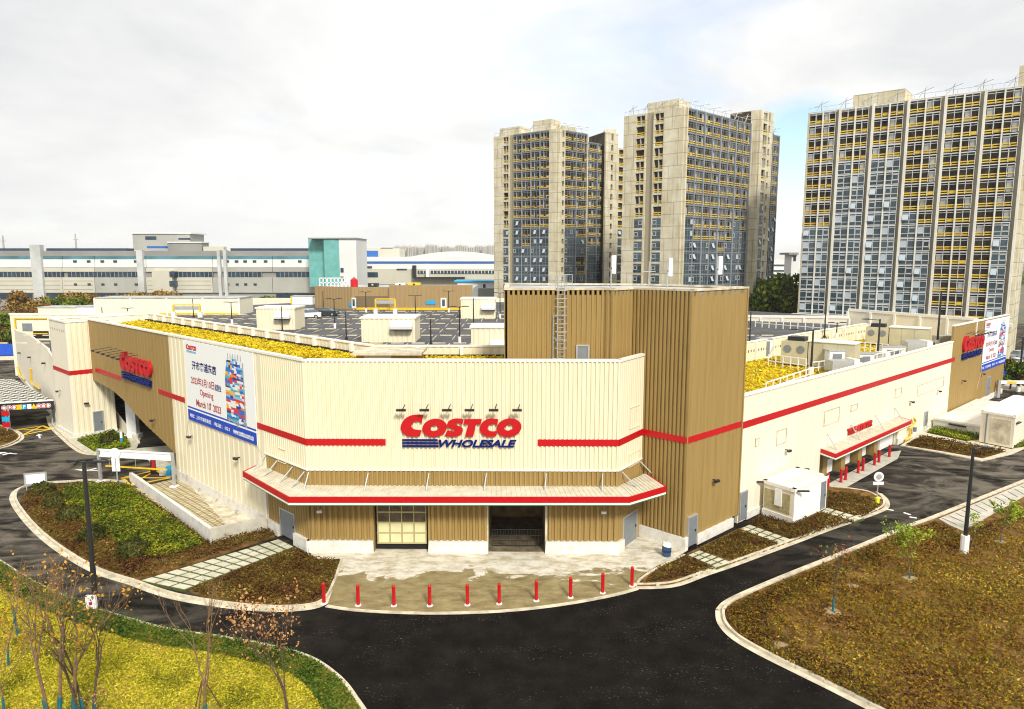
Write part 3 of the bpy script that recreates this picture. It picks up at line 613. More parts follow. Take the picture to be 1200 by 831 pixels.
# canopies
def canopy(inner,outer,z_in,z_out,h,rods,name,ends=True,per=.33):
    mb=MB(); n=len(inner)
    for i in range(n-1):
        a,b,c,d=inner[i],inner[i+1],outer[i+1],outer[i]
        mb.hexa([(*d,z_out-.18),(*c,z_out-.18),(*b,z_in-.18),(*a,z_in-.18),(*d,z_out),(*c,z_out),(*b,z_in),(*a,z_in)])
        k=int((Vector(b)-Vector(a)).length/per)
        for j in range(1,k):
            t=j/k; p=Vector(a).lerp(Vector(b),t); q=Vector(d).lerp(Vector(c),t); u=(Vector(b)-Vector(a)).normalized()*.04
            mb.hexa([(*(q-u),z_out-.01),(*(q+u),z_out-.01),(*(p+u),z_in-.01),(*(p-u),z_in-.01),(*(q-u),z_out+.04),(*(q+u),z_out+.04),(*(p+u),z_in+.04),(*(p-u),z_in+.04)])
    root=mb.build(name,M['canopy'],store)
    path=[Vector(p) for p in outer]
    if ends: path=[Vector(inner[0]).lerp(path[0],.04)]+path+[Vector(inner[-1]).lerp(path[-1],.04)]
    for nm,z0,z1,th,m in (('fascia',z_out-h*.72,z_out+.03,.10,'red'),('fascia_edge',z_out-h,z_out-h*.72,.09,'trim'),('fascia_edge',z_out-h-.07,z_out-h,.07,'green_trim')):
        f_=MB()
        for p,q in zip(path[:-1],path[1:]):
            zz0=[z_in if (v-Vector(inner[0])).length<.5 or (v-Vector(inner[-1])).length<.5 else z_out for v in (p,q)]
            fr=Fr(p,q); dz=[a-z_out for a in zz0]
            f_.hexa([fr.w(-.05,z0+dz[0],th),fr.w(fr.L+.05,z0+dz[1],th),fr.w(fr.L+.05,z0+dz[1],0),fr.w(-.05,z0+dz[0],0),fr.w(-.05,z1+dz[0],th),fr.w(fr.L+.05,z1+dz[1],th),fr.w(fr.L+.05,z1+dz[1],0),fr.w(-.05,z1+dz[0],0)])
        f_.build(nm,M[m],root)
    for (p,zp,q,zq) in rods:
        r_=MB(); r_.tube([(*p,zp),(*q,zq)],.05,8); r_.build('tie_rod',M['steel'],root)
    return root
ci=[LF.w(sB-1.2,0)[:2],tuple(P1),tuple(P2),TL.w(.3,0)[:2]]
co=[G(286,552,4.9),G(339,582.5,4.85),G(737,582.5,4.85),G(779,569.5,4.9)]
rods=[]
for px in (432,503,570,640,706): 
    a=FF.at(px,560)[0]; rods.append((FF.w(a,0,.05)[:2],5.95,FF.w(a-.12,0,.95)[:2],4.95))
for px,py in ((312,541),(326,547),(344,555),(358,561)):
    a=LF.at(px,py)[0]; rods.append((LF.w(a,0,.05)[:2],5.95,LF.w(a-.2,0,1.0)[:2],4.95))
rods.append((FF.w(.1,0,.05)[:2],5.95,FF.w(.0,0,.95)[:2],4.95))
for t in (.12,.9): a=CF.L*t; rods.append((CF.w(a,0,.05)[:2],5.95,CF.w(a+.25,0,1.1)[:2],4.95))
canopy(ci,co,5.0,4.85,.54,rods,'canopy')
ti=[RF.w(r0+.1,0)[:2],RF.w(r1-.3,0)[:2]]; to=[RF.w(r0+.1,0,1.35)[:2],RF.w(r1-.3,0,1.35)[:2]]
canopy(ti,to,3.36,3.12,.52,[(RF.w(r0+L_*t,0,.05)[:2],4.6,RF.w(r0+L_*t,0,1.0)[:2],3.25) for t in (.06,.33,.64,.92)],'canopy')
# left ramp block and beyond
ramp_z=ZT
for f,per,dp in ((BL,1.0,.02),(BF,.55,.04)):
    wall(f,0,f.L,.0,ZT-.2,M['cream'] if f is BF else M['creamw'],per,dp); cap(f,-.05,f.L+.05,ZT-.2); stripe_on(f,0,f.L if f is BL else (J-BC).length*1.04,per,dp,7.6,8.1)
mb=MB(); mb.fbox(BF,0,BF.L,-.1,.12,0,.55); mb.fbox(BL,0,BL.L,-.1,.12,0,.55); mb.build('plinth',M['plinth'],store)
pdoor(BF,BF.at(110,498)[0],BF.at(121,496)[0],.5,2.9,.06)
BJf=Fr(BJ,J+Vector((.3,.3))); 
f=Fr(BD,KK); wall(f,0,f.L,9,ZT-.2,M['cream'],1.0,.03); cap(f,0,f.L,ZT-.2)
mb=MB(); mb.prism([tuple(BD),tuple(BC),tuple(J),tuple(J+Vector((3,3))),tuple(KK)],ZT-1.4,ZT-1.1); mb.build('roof',M['roofgrey'],store)
E1=Vector(G(63,489)); E0=Vector(G(22,441)); EF=Fr(E0,E1)
ztc=lambda s:8.2+1.5*math.sin(min(1,max(0,(s/EF.L)))*1.5)*0+ (10.3-8.2)*0
tops=[EF.at(*p) for p in ((20,388),(28,390),(36,394),(44,400),(52,406),(59,411))]
print('tops',tops)
def ztc(s):
    if s<=tops[0][0]: return tops[0][1]
    for (x0,y0),(x1,y1) in zip(tops[:-1],tops[1:]):
        if s<=x1: return y0+(y1-y0)*(s-x0)/(x1-x0)
    return tops[-1][1]
wall(EF,0,EF.L,.0,ztc,M['creamw'],1.2,.02)
mb=MB(); mb.fbox(EF,-.1,EF.L,-.1,.1,0,.6); mb.build('plinth',M['plinth'],store)
EC=Fr(E1,BD); wall(EC,0,EC.L,0,9.0,M['creamw'],1.2,.02)
pdoor(EC,EC.L*.12,EC.L*.3,.1,2.6,.04); pdoor(EC,EC.L*.5,EC.L*.7,.1,2.6,.04)
# back wall of the ramp facing the camera
yb=E0.y+.6; xa=E0.x-1.0; zbk=11.1
BW=Fr((xa,yb),(xa+27,yb)); wall(BW,0,27,0,zbk,M['creamw'],1.5,.02); cap(BW,-.1,27,zbk,.5,.3)
def bwrect(px0,py0,px1,py1,m,nm,d0=0,d1=.08):
    a0,z1=BW.at(px0,py0); a1,_=BW.at(px1,py0); _,z0=BW.at(px0,py1); mb=MB(); mb.fbox(BW,a0,a1,d0,d1,z0,z1); return mb.build(nm,M[m],store)
bwrect(18,372.5,55,374,'yellow','yellow_pipe',.05,.2); bwrect(18,372.5,19.3,440,'yellow','yellow_pipe',.25,.45)
bwrect(26,379,37.5,388,'greydoor','gate_panel'); bwrect(39,388,57,396.5,'dark','opening'); bwrect(39,390.3,56.5,391.5,'yellow','barrier_bar',.1,.2)
for px in (24,36,53): a,z=EF.at(px,{24:413.5,36:418.5,53:425.5}[px]); mb=MB(); mb.fbox(EF,a-.3,a+.3,.02,.45,z-.1,z+.08); mb.build('wall_lamp',M['dark'],store)
for pts in ([(38,432),(39,448),(42,451),(48,455)],[(22,430),(26,441),(30,444)]):
    mb=MB(); mb.tube([EF.w(*EF.at(*p),.25) for p in pts],.14); mb.build('yellow_pipe',M['yellow'],store)
# bridge interior: column, low ramp wall, dark back of the passage
cx,cy=G(154,513); cx+=.3; mb=MB(); mb.box(cx-.55,cx+.55,cy-.4,cy+.4,0,6.0); mb.box(cx-.8,cx+.8,cy-.6,cy+.6,0,.5); mb.build('column',M['white'],store)
f=Fr(G(132,497),G(162,520)); mb=MB(); mb.fprism(f,[(0,0),(f.L,0),(f.L,.2),(0,2.3)],-.2,0); mb.build('ramp_wall',M['creamw'],store)
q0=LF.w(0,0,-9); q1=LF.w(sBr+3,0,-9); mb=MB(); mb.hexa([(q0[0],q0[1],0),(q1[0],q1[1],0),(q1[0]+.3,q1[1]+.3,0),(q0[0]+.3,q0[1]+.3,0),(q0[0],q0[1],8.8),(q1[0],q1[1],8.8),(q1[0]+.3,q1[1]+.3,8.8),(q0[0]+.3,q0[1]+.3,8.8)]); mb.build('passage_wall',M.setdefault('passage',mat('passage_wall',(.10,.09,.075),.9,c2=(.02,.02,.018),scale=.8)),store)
for t in (.25,.5,.75):
    p=LF.w(sBr*t+3,0,-6); mb=MB(); mb.box(p[0]-.35,p[0]+.35,p[1]-.35,p[1]+.35,0,8.8); mb.build('column',M['gutter'],store)
# roofs
def roof(pts,z,m,t=.3,nm='roof'):
    mb=MB(); mb.prism([tuple(p) for p in pts],z-t,z); return mb.build(nm,M[m],store)
rin=-UL*0; n_in=Vector((-UR.y,UR.x))*1.0   # into the building from the right wall = UL direction
roof([J+Vector((.3,.3)),P1+Vector((.1,.3)),P2+Vector((0,.3)),P3+Vector((-.3,.4)),T0+UL*9+UR*.3,KK+Vector((12,-12)),KK],12.95,'sedumbase')
DR=[T7+UL*13+UR*2, T7+UL*13+UR*60]
deck=[KK,QQ,QE,Vector((-.5,62)),T7b,DR[0],DR[1],Vector((60,128)),Vector((25,172)),Vector((-50,172)),Vector((-88,130))]
roof(deck,10.6,'deck',nm='parking_deck')
roof([T7+UL*.3,T7b,DR[0]+UL*.3,DR[1]+UL*.3,T7+UL*13+UR*80.5,RE+UL*.3],9.25,'sedumbase')
roof([E0+Vector((.5,.5)),E1+Vector((.5,1)),BD+Vector((.3,.5)),KK,Vector((-62,yb))],6.5,'deck')
f=Fr(Vector((-88,172)),Vector((25,172))); wall(f,0,f.L,0,11.6,M['creamw'],2,.02)
# sedum growth
cover([tuple(J+Vector((1.2,.6))),tuple(P1+Vector((.4,1.4))),tuple(P2+Vector((0,1.3))),(7.2,50.2),(-.7,50.7),(-.7,57.3),tuple(QQ+Vector((-.3,-.5))),tuple(KK+Vector((-.4,-1.2)))],60,.14,.22,M['leaf_sedum'],'yellow sedum on the strip of green roof behind the front parapet',z=12.95,name='roof_planting')
cover([tuple(T7+UL*1+UR*.5),tuple(T7b+UR*.3),tuple(DR[0]-UL*.6),tuple(T7+UL*12.4+UR*60),tuple(T7+UL*1+UR*66)],34,.16,.22,M['leaf_sedum'],'yellow sedum on the green roof behind the long right wall',z=9.25,name='roof_planting')
# inner parapets with buttresses
def parapet(p,q,z0,z1,step=2.9,side=1,m='cream'):
    f=Fr(p,q); wall(f,0,f.L,z0,z1,M[m],.6,.03); cap(f,0,f.L,z1,.45,.12)
    n=int(f.L/step); mb=MB()
    for i in range(n+1): mb.fbox(f,i*f.L/n-.14,i*f.L/n+.14,0,.35,z0+.1,z1)
    mb.build('parapet_buttress',M['trim'],store)
parapet(KK,QQ,11.2,ZT-.15); parapet(QQ,QE,11.2,ZT-.15)
parapet(DR[0],DR[1],9.3,11.5,4)
mb=MB(); f=Fr(KK,QQ); mb.fbox(f,0,f.L,.02,.38,12.8,13.15); f=Fr(QQ,QE); mb.fbox(f,0,f.L,.02,.38,12.8,13.15); mb.build('gutter_channel',M['black'],store)  # black strip stands in for the shaded gap below the inner parapets
# roof hut beside the front parapet
x0,y0=G(392,424,12.6); hx,hy=-11.6,51.6
mb=MB(); mb.box(hx,hx+4.6,hy,hy+3,12.3,13.95); h_=mb.build('roof_hut',M['tan'],store); mb=MB(); mb.box(hx-.3,hx+4.9,hy-.3,hy+3.2,13.95,14.12); mb.build('hut_roof',M['gutter'],h_); mb=MB(); mb.box(hx+.6,hx+2.6,hy-.04,hy,12.7,13.9); mb.build('louvre',M['steel'],h_)
# wall lamps on the facade
def walllamp(f,px,py,w=.5,m='dark',arm=.5):
    a,z=f.at(px,py); mb=MB(); mb.fbox(f,a-w/2,a+w/2,arm*.55,arm,z-.12,z+.05); mb.fbox(f,a-.04,a+.04,0,arm*.6,z-.02,z+.05); mb.build('wall_lamp',M[m],store)
for f,px,py in ((LF,226,511),(LF,281,536),(LF,182,492),(TR,835,562),(RF,920,527),(RF,1066,470.5),(RF,1098,458),(RF,1127,446),(RF,1150,438),(BF,100,472),(BL,71,458)): walllamp(f,px,py)
walllamp(FF,376,597,.35,'white',.45); walllamp(FF,707,598,.35,'white',.45)
def signlamps(f,pts,ln,root=None):
    for px,py in pts:
        a,z=f.at(px,py); mb=MB(); mb.tube([f.w(a+.18,z+.30,.05),f.w(a+.1,z+.1,ln)],.03,5); mb.fbox(f,a-.33,a+.33,ln-.1,ln+.1,z-.05,z+.10); mb.build('sign_lamp',M['dark'],store)
signlamps(FF,[(472,478.5),(499,478.5),(525,478.5),(551,478.5),(579,478.5),(606,478.5)],.75)
signlamps(LF,[(131+i*6.1,409.5+i*1.9) for i in range(6)],1.9)
signlamps(RF,[(1132+i*3.6,393-i*.8) for i in range(6)],1.2)
# ---------------- lettering ----------------
def textmesh(txt,bold=0,shear=0,extr=.03,spacing=1):
    cu=bpy.data.curves.new('txt','FONT'); cu.body=txt; cu.offset=bold; cu.shear=shear; cu.extrude=extr; cu.space_character=spacing; cu.resolution_u=3
    o=bpy.data.objects.new('txt',cu); COL.objects.link(o); dg=bpy.context.evaluated_depsgraph_get(); dg.update()
    me=bpy.data.meshes.new_from_object(o.evaluated_get(dg)); bpy.data.objects.remove(o); return me
def text_on(f,txt,a0,a1,z0,z1,d,m,parent,bold=0,shear=0,th=.04,name='lettering',spacing=1):
    me=textmesh(txt,bold,shear,.5,spacing); V=np.array([v.co[:] for v in me.vertices]); lo,hi=V.min(0),V.max(0); off=Vector((0,0,0)); p=parent
    while p is not None: off+=p.location; p=p.parent
    for v,c in zip(me.vertices,V):
        u=(c-lo)/(hi-lo); v.co=Vector(f.w(a0+(a1-a0)*u[0],z0+(z1-z0)*u[1],d+th*u[2]))-off
    me.materials.clear(); me.materials.append(m); me.name=name; o=bpy.data.objects.new(name,me); COL.objects.link(o); o.parent=parent; return o
Cb=[(293,224),(250,220),(200,228),(155,255),(130,295),(127,330),(145,362),(180,381),(225,386),(268,380),(278,338),(258,336),(235,333),(213,325),(204,305),(212,285),(235,272),(262,272),(282,283)]
Sb=[(590,254),(583,292),(560,285),(532,283),(525,291),(545,302),(572,312),(585,335),(575,362),(545,380),(505,387),(450,378),(472,335),(500,345),(520,346),(524,338),(505,328),(478,315),(468,298),(478,272),(505,255),(545,248)]
Tb=[(598,253),(725,252),(716,292),(682,292),(660,385),(600,385),(625,293),(590,293)]
C2=[(846,254),(800,248),(760,256),(722,285),(708,325),(720,358),(750,380),(790,386),(828,382),(838,342),(815,345),(790,344),(770,332),(767,315),(780,298),(805,289),(822,291),(838,300)]
def logo(f,a0,a1,zb,d,th,parent,vs=1.0,barm='blue'):
    W_=a1-a0; k=W_/891; T=lambda p:(a0+(p[0]-125)*k,zb+(467-p[1])*k*vs)
    def sm(P,corner):   # smooth all but the corner vertices
        out=[]; n=len(P)
        for i in range(n):
            a,b,c,e=[Vector(P[(i+j)%n]) for j in (-1,0,1,2)]
            if i in corner: a=b
            if (i+1)%n in corner: e=c
            for t in (0,.33,.66): out.append(tuple(.5*((2*b)+(c-a)*t+(2*a-5*b+4*c-e)*t*t+(3*b-a-3*c+e)*t**3)))
        return out
    for P in (sm(Cb,(0,9,10,18)),sm(Sb,(0,1,11,12)),Tb,sm(C2,(0,8,9,17))):
        mb=MB(); mb.fprism(f,[T(p) for p in P],d,d+th); mb.build('red_letter',M['red'],parent)
    for (cx,cy,rx,ry,ix,iy,jx,jy) in ((376,320,90,69,374,322,30,22),(925,317,91,70,922,316,31,23)):
        n=32; mb=MB(); v=[]
        for i in range(n):
            t=2*math.pi*i/n; sh=-.12*math.sin(t)*-1
            o=T((cx+rx*math.cos(t)+ry*.15*math.sin(t),cy-ry*math.sin(t))); q=T((ix+jx*math.cos(t)+jy*.3*math.sin(t),iy-jy*math.sin(t)))
            v+=[f.w(*o,d+th),f.w(*q,d+th),f.w(*o,d),f.w(*q,d)]
        fs=[]
        for i in range(n):
            a=4*i; b=4*((i+1)%n); fs+=[(a,b,b+1,a+1),(a,a+2,b+2,b),(a+1,b+1,b+3,a+3)]
        mb.add(v,fs); mb.build('red_letter',M['red'],parent)
    for y0,y1 in ((406,419),(429,442),(452,465)):
        mb=MB(); mb.fprism(f,[T((135,y0)),T((395+(y0-406)*.12,y0)),T((397+(y1-406)*.14,y1)),T((135,y1))],d,d+th*.8); mb.build('blue_bar',M[barm],parent)
    t0=T((404,467)); t1=T((980,409)); text_on(f,'WHOLESALE',t0[0],t1[0],t0[1],t1[1],d,M[barm],parent,.036,.28,th*.8,'blue_lettering',.98)
def sign_root(f,px,py,label,cat='sign',name='store_sign',group=None):
    a,z=f.at(px,py); return empty(name,f.w(a,z),label,cat,group)
s_=sign_root(FF,540,522,'red and blue store name sign on the cream front facade')
logo(FF,FF.at(470,500)[0],FF.at(611,500)[0],FF.at(540,523.5)[1],.13,.10,s_)
s_=sign_root(LF,165,455,'red and blue store name sign on the tan bridge wall at the left')
logo(LF,LF.at(144.5,430)[0],LF.at(180,440)[0],LF.at(145,442.5)[1],.05,.3,s_,1.22)
s_=sign_root(RF,1138,415,'red and blue store name sign on the tan far end of the right wall')
logo(RF,RF.at(1126.5,410)[0],RF.at(1150,405)[0],RF.at(1127,421.5)[1],.05,.3,s_,1.2)
s_=sign_root(RF,1005,505,'red TYRE shop lettering above the small red-edged canopy'.replace('TYRE','tire'),'sign','shop_sign')
a0,z0=RF.at(993.5,510.5); a1,z1=RF.at(1019,503); text_on(RF,'TIRE CENTER',20.7,26.9,3.62,4.32,.08,M['red'],s_,.02,.12,.16,spacing=1.1)
# banners
PC=[mat('print_'+n,c,.5) for n,c in (('red',(.7,.03,.03)),('blue',(.02,.15,.6)),('yellow',(.8,.5,.02)),('teal',(.05,.45,.5)),('pink',(.8,.35,.4)),('lightblue',(.25,.5,.8)),('white',(.8,.8,.82)),('navy',(.02,.03,.2)),('orange',(.8,.25,.03)))]
M['darkred']=mat('print_darkred',(.35,.01,.02),.5); M['cyanp']=mat('print_cyan',(.01,.35,.65),.5); M['bluep']=mat('print_band_blue',(.006,.06,.50),.5)
def banner(f,pxs,label):
    (a0,zt),(a1,_),(_,zb)=f.at(*pxs[0]),f.at(*pxs[1]),f.at(*pxs[2])
    zt2=f.at(*pxs[1])[1]; zb2=f.at(*pxs[3])[1]; zt=(zt+zt2)/2; zb=(zb+zb2)/2; w=a1-a0; h=zt-zb; d=.14
    r=empty('banner',f.w(a0,zb),label,'banner','opening banners on the walls')
    X=lambda u:a0+w*u; Z=lambda v:zt-h*v
    mb=MB(); mb.fbox(f,a0,a1,d-.06,d,zb,zt); mb.build('sheet',M['sheet'],r)
    mb=MB(); mb.fbox(f,a0,a1,d,d+.006,zb,Z(.865)); mb.fbox(f,a0,a1,d,d+.006,Z(.845),Z(.825)); mb.build('blue_band',M['bluep'],r)
    logo(f,X(.035),X(.20),Z(.145),d,.012,r,1.25,'cyanp')
    T=lambda s,u0,u1,v0,v1,m,b=.01: text_on(f,s,X(u0),X(u1),Z(v1),Z(v0),d,M[m],r,b,0,.012)
    T('开市客浦东店',.115,.49,.235,.345,'blue',.02); T('2023年3月10日',.085,.445,.425,.53,'darkred',.012); T('起营业',.455,.55,.45,.53,'blue',.012)
    T('Opening',.22,.425,.565,.665,'darkred'); T('March 10  2023',.15,.53,.705,.79,'darkred',.015); T('th',.365,.385,.695,.725,'darkred')
    T('地址：上海市浦东新区',.03,.37,.91,.96,'white',.012); T('电话：021',.42,.64,.91,.96,'white',.012); T('www.costco.com.cn',.69,.96,.905,.965,'white',.02)
    # printed picture: a tall wheeled rack stacked with packs
    rr=random.Random(3)
    mb=MB(); mb.fprism(f,[(X(.63),Z(.60)),(X(.88),Z(.63)),(X(.87),Z(.16)),(X(.82),Z(.07)),(X(.69),Z(.06)),(X(.66),Z(.14))],d,d+.004); k=mb.build('printed_rack',PC[6],r)
    nx,ny=8,27; V=[];Fc=[];mi=[]
    for j in range(ny+1):
        for i in range(nx+1):
            V.append(f.w(X(.745+(.262*i/nx-.131)*(.72+.28*min(1,j/9))+(rr.uniform(-.010,.010) if 0<i<nx else 0)),Z(.105+j*.0265+(rr.uniform(-.006,.006) if 0<j<ny else 0)),d+.008))
    for j in range(ny):
        for i in range(nx):
            a=j*(nx+1)+i; Fc.append((a,a+nx+1,a+nx+2,a+1)); mi.append(mi[-1] if i and rr.random()<.35 else rr.choice([0,0,1,1,1,2,3,4,5,5,6,6,6,6,7,8]))
    pm=MB(); pm.v=V; pm.f=Fc; pm.m=mi; pm.build('printed_packs',PC,k)
    mb=MB()
    for i in range(6): x=.665+i*.034; mb.fbox(f,X(x),X(x+.008),d+.004,d+.01,Z(.12),Z(.05))
    mb.fbox(f,X(.86),X(.872),d+.01,d+.014,Z(.84),Z(.13))
    for x in (.635,.75,.868): mb.fbox(f,X(x),X(x+.014),d+.01,d+.014,Z(.875 if x==.75 else .845),Z(.80))
    mb.fprism(f,[(X(.63),Z(.785)),(X(.75),Z(.845)),(X(.88),Z(.79)),(X(.88),Z(.80)),(X(.75),Z(.858)),(X(.63),Z(.80))],d+.01,d+.015)
    mb.build('printed_frame',M['steel'],k)
    rp=MB()
    for (u0,z_,du,dz) in ((0,zb,-1.4,-2.4),(1,zb,.9,-.9)): rp.tube([f.w(X(u0),z_,.12),f.w(X(u0)+du,z_+dz,.1)],.02,4)
    rp.build('guy_rope',M['gutter'],r)
banner(LF,[(217,398),(298,414),(222,489),(303,523.5)],'large white opening banner with blue foot on the cream left wall')
banner(RF,[(1154,376),(1182,370.5),(1149.5,434.5),(1177,425.5)],'white opening banner with blue foot high on the tan end of the right wall')
# ---------------- retaining wall and truck ramp at the left wall ----------------
rt=empty('retaining_wall',G(247,637),'low white concrete retaining wall round the paved ramp beside the cream wall','wall')
f1=Fr(RA,RB); zb_=1.1
mb=MB(); mb.fprism(f1,[(0,0),(f1.L,0),(f1.L,1.12),(0,.85)],-.28,0); mb.build('wall_panel',M['plinth'],rt)
RCw=LF.w(LF.at(318,617)[0],0,.35)[:2]
f2=Fr(RB,RCw); mb=MB(); mb.fprism(f2,[(.02,0),(f2.L,0),(f2.L,1.12),(.02,1.12)],-.28,0); mb.build('wall_panel',M['concrete'],rt)
def flat(pts,m,z,nm,zb=-.03): b=MB(); b.prism(GP(pts,z),zb,z); return b.build(nm,M[m],kind='structure')
M['paver']=mat('brick_pavers',(.36,.29,.15),.85,c2=(.5,.44,.28),scale=3)
def paver_pattern():
    t=M['paver'].node_tree; b=t.nodes['Principled BSDF']; g=t.nodes.new('ShaderNodeNewGeometry')
    mp=nd(t,'ShaderNodeMapping'); mp.inputs['Rotation'].default_value=(0,0,R(44)); t.links.new(g.outputs['Position'],mp.inputs[0])
    k=t.nodes.new('ShaderNodeTexBrick'); k.inputs['Scale'].default_value=1.0; k.inputs['Brick Width'].default_value=.5; k.inputs['Row Height'].default_value=.5; k.inputs['Mortar Size'].default_value=.05
    k.inputs['Color1'].default_value=(.42,.35,.20,1); k.inputs['Color2'].default_value=(.54,.48,.32,1); k.inputs['Mortar'].default_value=(.20,.145,.06,1)
    t.links.new(mp.outputs[0],k.inputs['Vector']); t.links.new(k.outputs[0],b.inputs['Base Color'])
paver_pattern()
flat([(155,573),(213,559),(270,619),(250,634)],'paver',.03,'pavement')
flat([(213,559),(270,619),(312,612),(318,607),(206,554)],'gutter',.034,'pavement')
mb=MB(); mb.fbox(LF,LF.at(208,556)[0],LF.at(313,606)[0],.06,.10,0,1.0); mb.build('wall_base',M['plinth'],store)
for px,py in ((221,556),(236,571),(257,590),(281,611)):
    a,z=LF.at(px,py); mb=MB(); mb.tube([LF.w(a,max(.3,z),.1),LF.w(a,max(.3,z),.35),LF.w(a+.2,max(.2,z-.2),.35)],.07); mb.build('hose_bib',M['steel'],store)
# ---------------- bollards ----------------
def bollard(h,grp,r=.11):
    root=empty('bollard',(0,0,0),cat='bollard',group=grp)
    mb=MB(); mb.tube([(0,0,0),(0,0,h-.06),(0,0,h-.015),(0,0,h)],[r,r,r*.8,r*.35],14); mb.build('post',M['red'],root)
    mb=MB(); mb.tube([(0,0,-.03),(0,0,.05)],[r*1.9,r*1.5],12); mb.build('base_collar',M['white'],root); return root
fb=[(379.7,707.5),(419.8,710),(461.7,710.5),(503.6,710.5),(547.8,709.5),(585,708.2),(628.5,704.5),(668.6,700.8),(706.2,695.5),(740.5,687.5)]
pr=bollard(1.32,'red bollards along the concrete apron')
for i,p in enumerate(fb): inst(pr,i,(*G(p[0],p[1]),.045),('red steel bollard on the concrete apron, '+ORD[i]+' from the left') if i<9 else 'red steel bollard at the right end of the apron next to the shrub bed')
tb=[(970,571),(985.2,565.6),(990.7,562.8),(1005.4,555),(1011,552),(1024.6,545.5),(1029.7,542.2),(1042,535.7)]
pr=bollard(1.35,'red bollards before the tire shop doors',.13)
flat([(962,582),(975,580),(1052,537),(1056,528),(1040,530),(965,570)],'concrete',.05,'pavement')
for i,p in enumerate(tb): inst(pr,i,(*G(*p),0),'red bollard before the tire shop doors, '+ORD[i]+' from the left' if i else 'red bollard half hidden behind the white utility kiosk')
# ---------------- lamp posts ----------------
def lamp(name,h,arms,label,loc,rz=0,cat='street lamp',grp=None,base=.9,r=.09,m='dark',foot='white'):
    root=empty(name,loc,label,cat,grp,rz); z=loc[2] if len(loc)>2 else 0
    L=Vector(root.location)
    def B(mb,nm,mt,p): 
        o=mb.build(nm,mt,None); o.parent=p; return o
    mb=MB(); mb.tube([(0,0,base*.4),(0,0,h)],[r*1.15,r*.75],8); B(mb,'pole',M[m],root)
    mb=MB(); mb.tube([(0,0,0),(0,0,base)],r*2.2,10); B(mb,'base',M[foot],root)
    for dx,dy in arms:
        mb=MB(); mb.tube([(0,0,h-.12),(dx,dy,h-.02)],.05,6); a=B(mb,'arm',M[m],root)
        mb=MB(); u=Vector((dx,dy)).normalized(); n=Vector((-u.y,u.x))*.16; p=Vector((dx,dy)); q=p+u*.75
        mb.hexa([(*(p+n),h-.06),(*(p-n),h-.06),(*(q-n),h-.04),(*(q+n),h-.04),(*(p+n),h+.06),(*(p-n),h+.06),(*(q-n),h+.04),(*(q+n),h+.04)]); B(mb,'lamp_head',M[m],a)
    return root
x,y=G(113,716); lamp('street_lamp',9.3,[(.55,0),(-.35,.1)],'tall dark street lamp in the left foreground behind the hedge',(x,y,0),base=.7,r=.15,foot='dark')
t_=empty('notice_box',(x-.05,y-.22,0),'small white notice box tied to the foot of the left street lamp','notice box')
mb=MB(); mb.box(x-.35,x+.25,y-.42,y-.24,.35,1.15); mb.build('board',M['white'],t_); mb=MB(); mb.box(x-.15,x+.05,y-.43,y-.42,.6,.78); mb.build('red_mark',M['red'],t_); mb=MB(); mb.box(x-.3,x-.2,y-.4,y-.3,0,.36); mb.build('leg',M['white'],t_)
x,y=G(1129.5,649); lamp('street_lamp',7.9,[(.5,-.1)],'tall dark street lamp with white footing on the right planting island',(x,y,0),base=1.4,r=.13,foot='white')
DZ=10.6
deckp=[(392.5,350,385,1),(406,366,398,0),(331,359,389,0),(379,341,362,0),(429,342,366,1),(487,346,377,1),(505,374,405,0),(526,341,366,1),(538.7,359,402,1),(555,349,383,0),(586,343,373,1),(190,348,368,0),(227,350,372,0),(272,354,380,1),(150,361,370,1),(878,366,410,0),(966,360,396,0),(980,378,397,1),(120,360,371,0)]
dl=['rearmost left lamp','']
for i,(px,t,b,hd) in enumerate(deckp):
    x,y=G(px,b,DZ); h=GY(px,t,y)[1]-DZ
    lamp('deck_lamp' if hd else 'deck_post',h,[(.45,0),(-.45,0)] if hd else [],'',(x,y,DZ),cat='lamp post' if hd else 'post',grp='lamp posts on the parking deck' if hd else 'dark posts on the parking deck',base=.8 if hd else .3,r=.085,foot='white' if hd else 'dark')['label']=None or ('black double-headed lamp post on the roof deck, number '+str(i) if hd else 'x')
# labels by place, left to right
ds=sorted([o for o in COL.objects if o.name.startswith('deck_')],key=lambda o:o.location.x/o.location.y)
cnt={'deck_lamp':0,'deck_post':0}
for o in ds:
    k='deck_lamp' if o.name.startswith('deck_lamp') else 'deck_post'
    o['label']=('black double-headed lamp post on the roof parking deck, ' if k=='deck_lamp' else 'plain black post on the roof parking deck, ')+ORD[cnt[k]]+' from the left'; cnt[k]+=1
x,y=G(950,440,9.25); lamp('roof_lamp',GY(950,386,y)[1]-9.25,[(-1.6,0)],'black lamp post with a long side arm on the right green roof',(x,y,9.25),cat='lamp post',r=.12)
x,y=G(1028,422,9.25); lamp('roof_lamp',GY(1028,374,y)[1]-9.25,[(-1.3,0)],'black lamp post rising among the white roof railings at the right',(x,y,9.25),cat='lamp post',r=.12)
x,y=G(1098,406,9.25); lamp('roof_post',GY(1098,341,y)[1]-9.25,[],'slim black post beside the tan end of the right roof',(x,y,9.25),cat='post',r=.13)
x,y=G(1126,398,9.25); lamp('roof_post',GY(1133,366,y)[1]-9.25,[],'short black post behind the tan parapet at the far right',(x,y,9.25),cat='post',r=.13)
x,y=G(1196,462); 
x,y=G(1193,459); lamp('street_lamp',8.8,[(.6,0)],'dark street lamp by the blue hoarding at the far right',(x,y,0),r=.15)
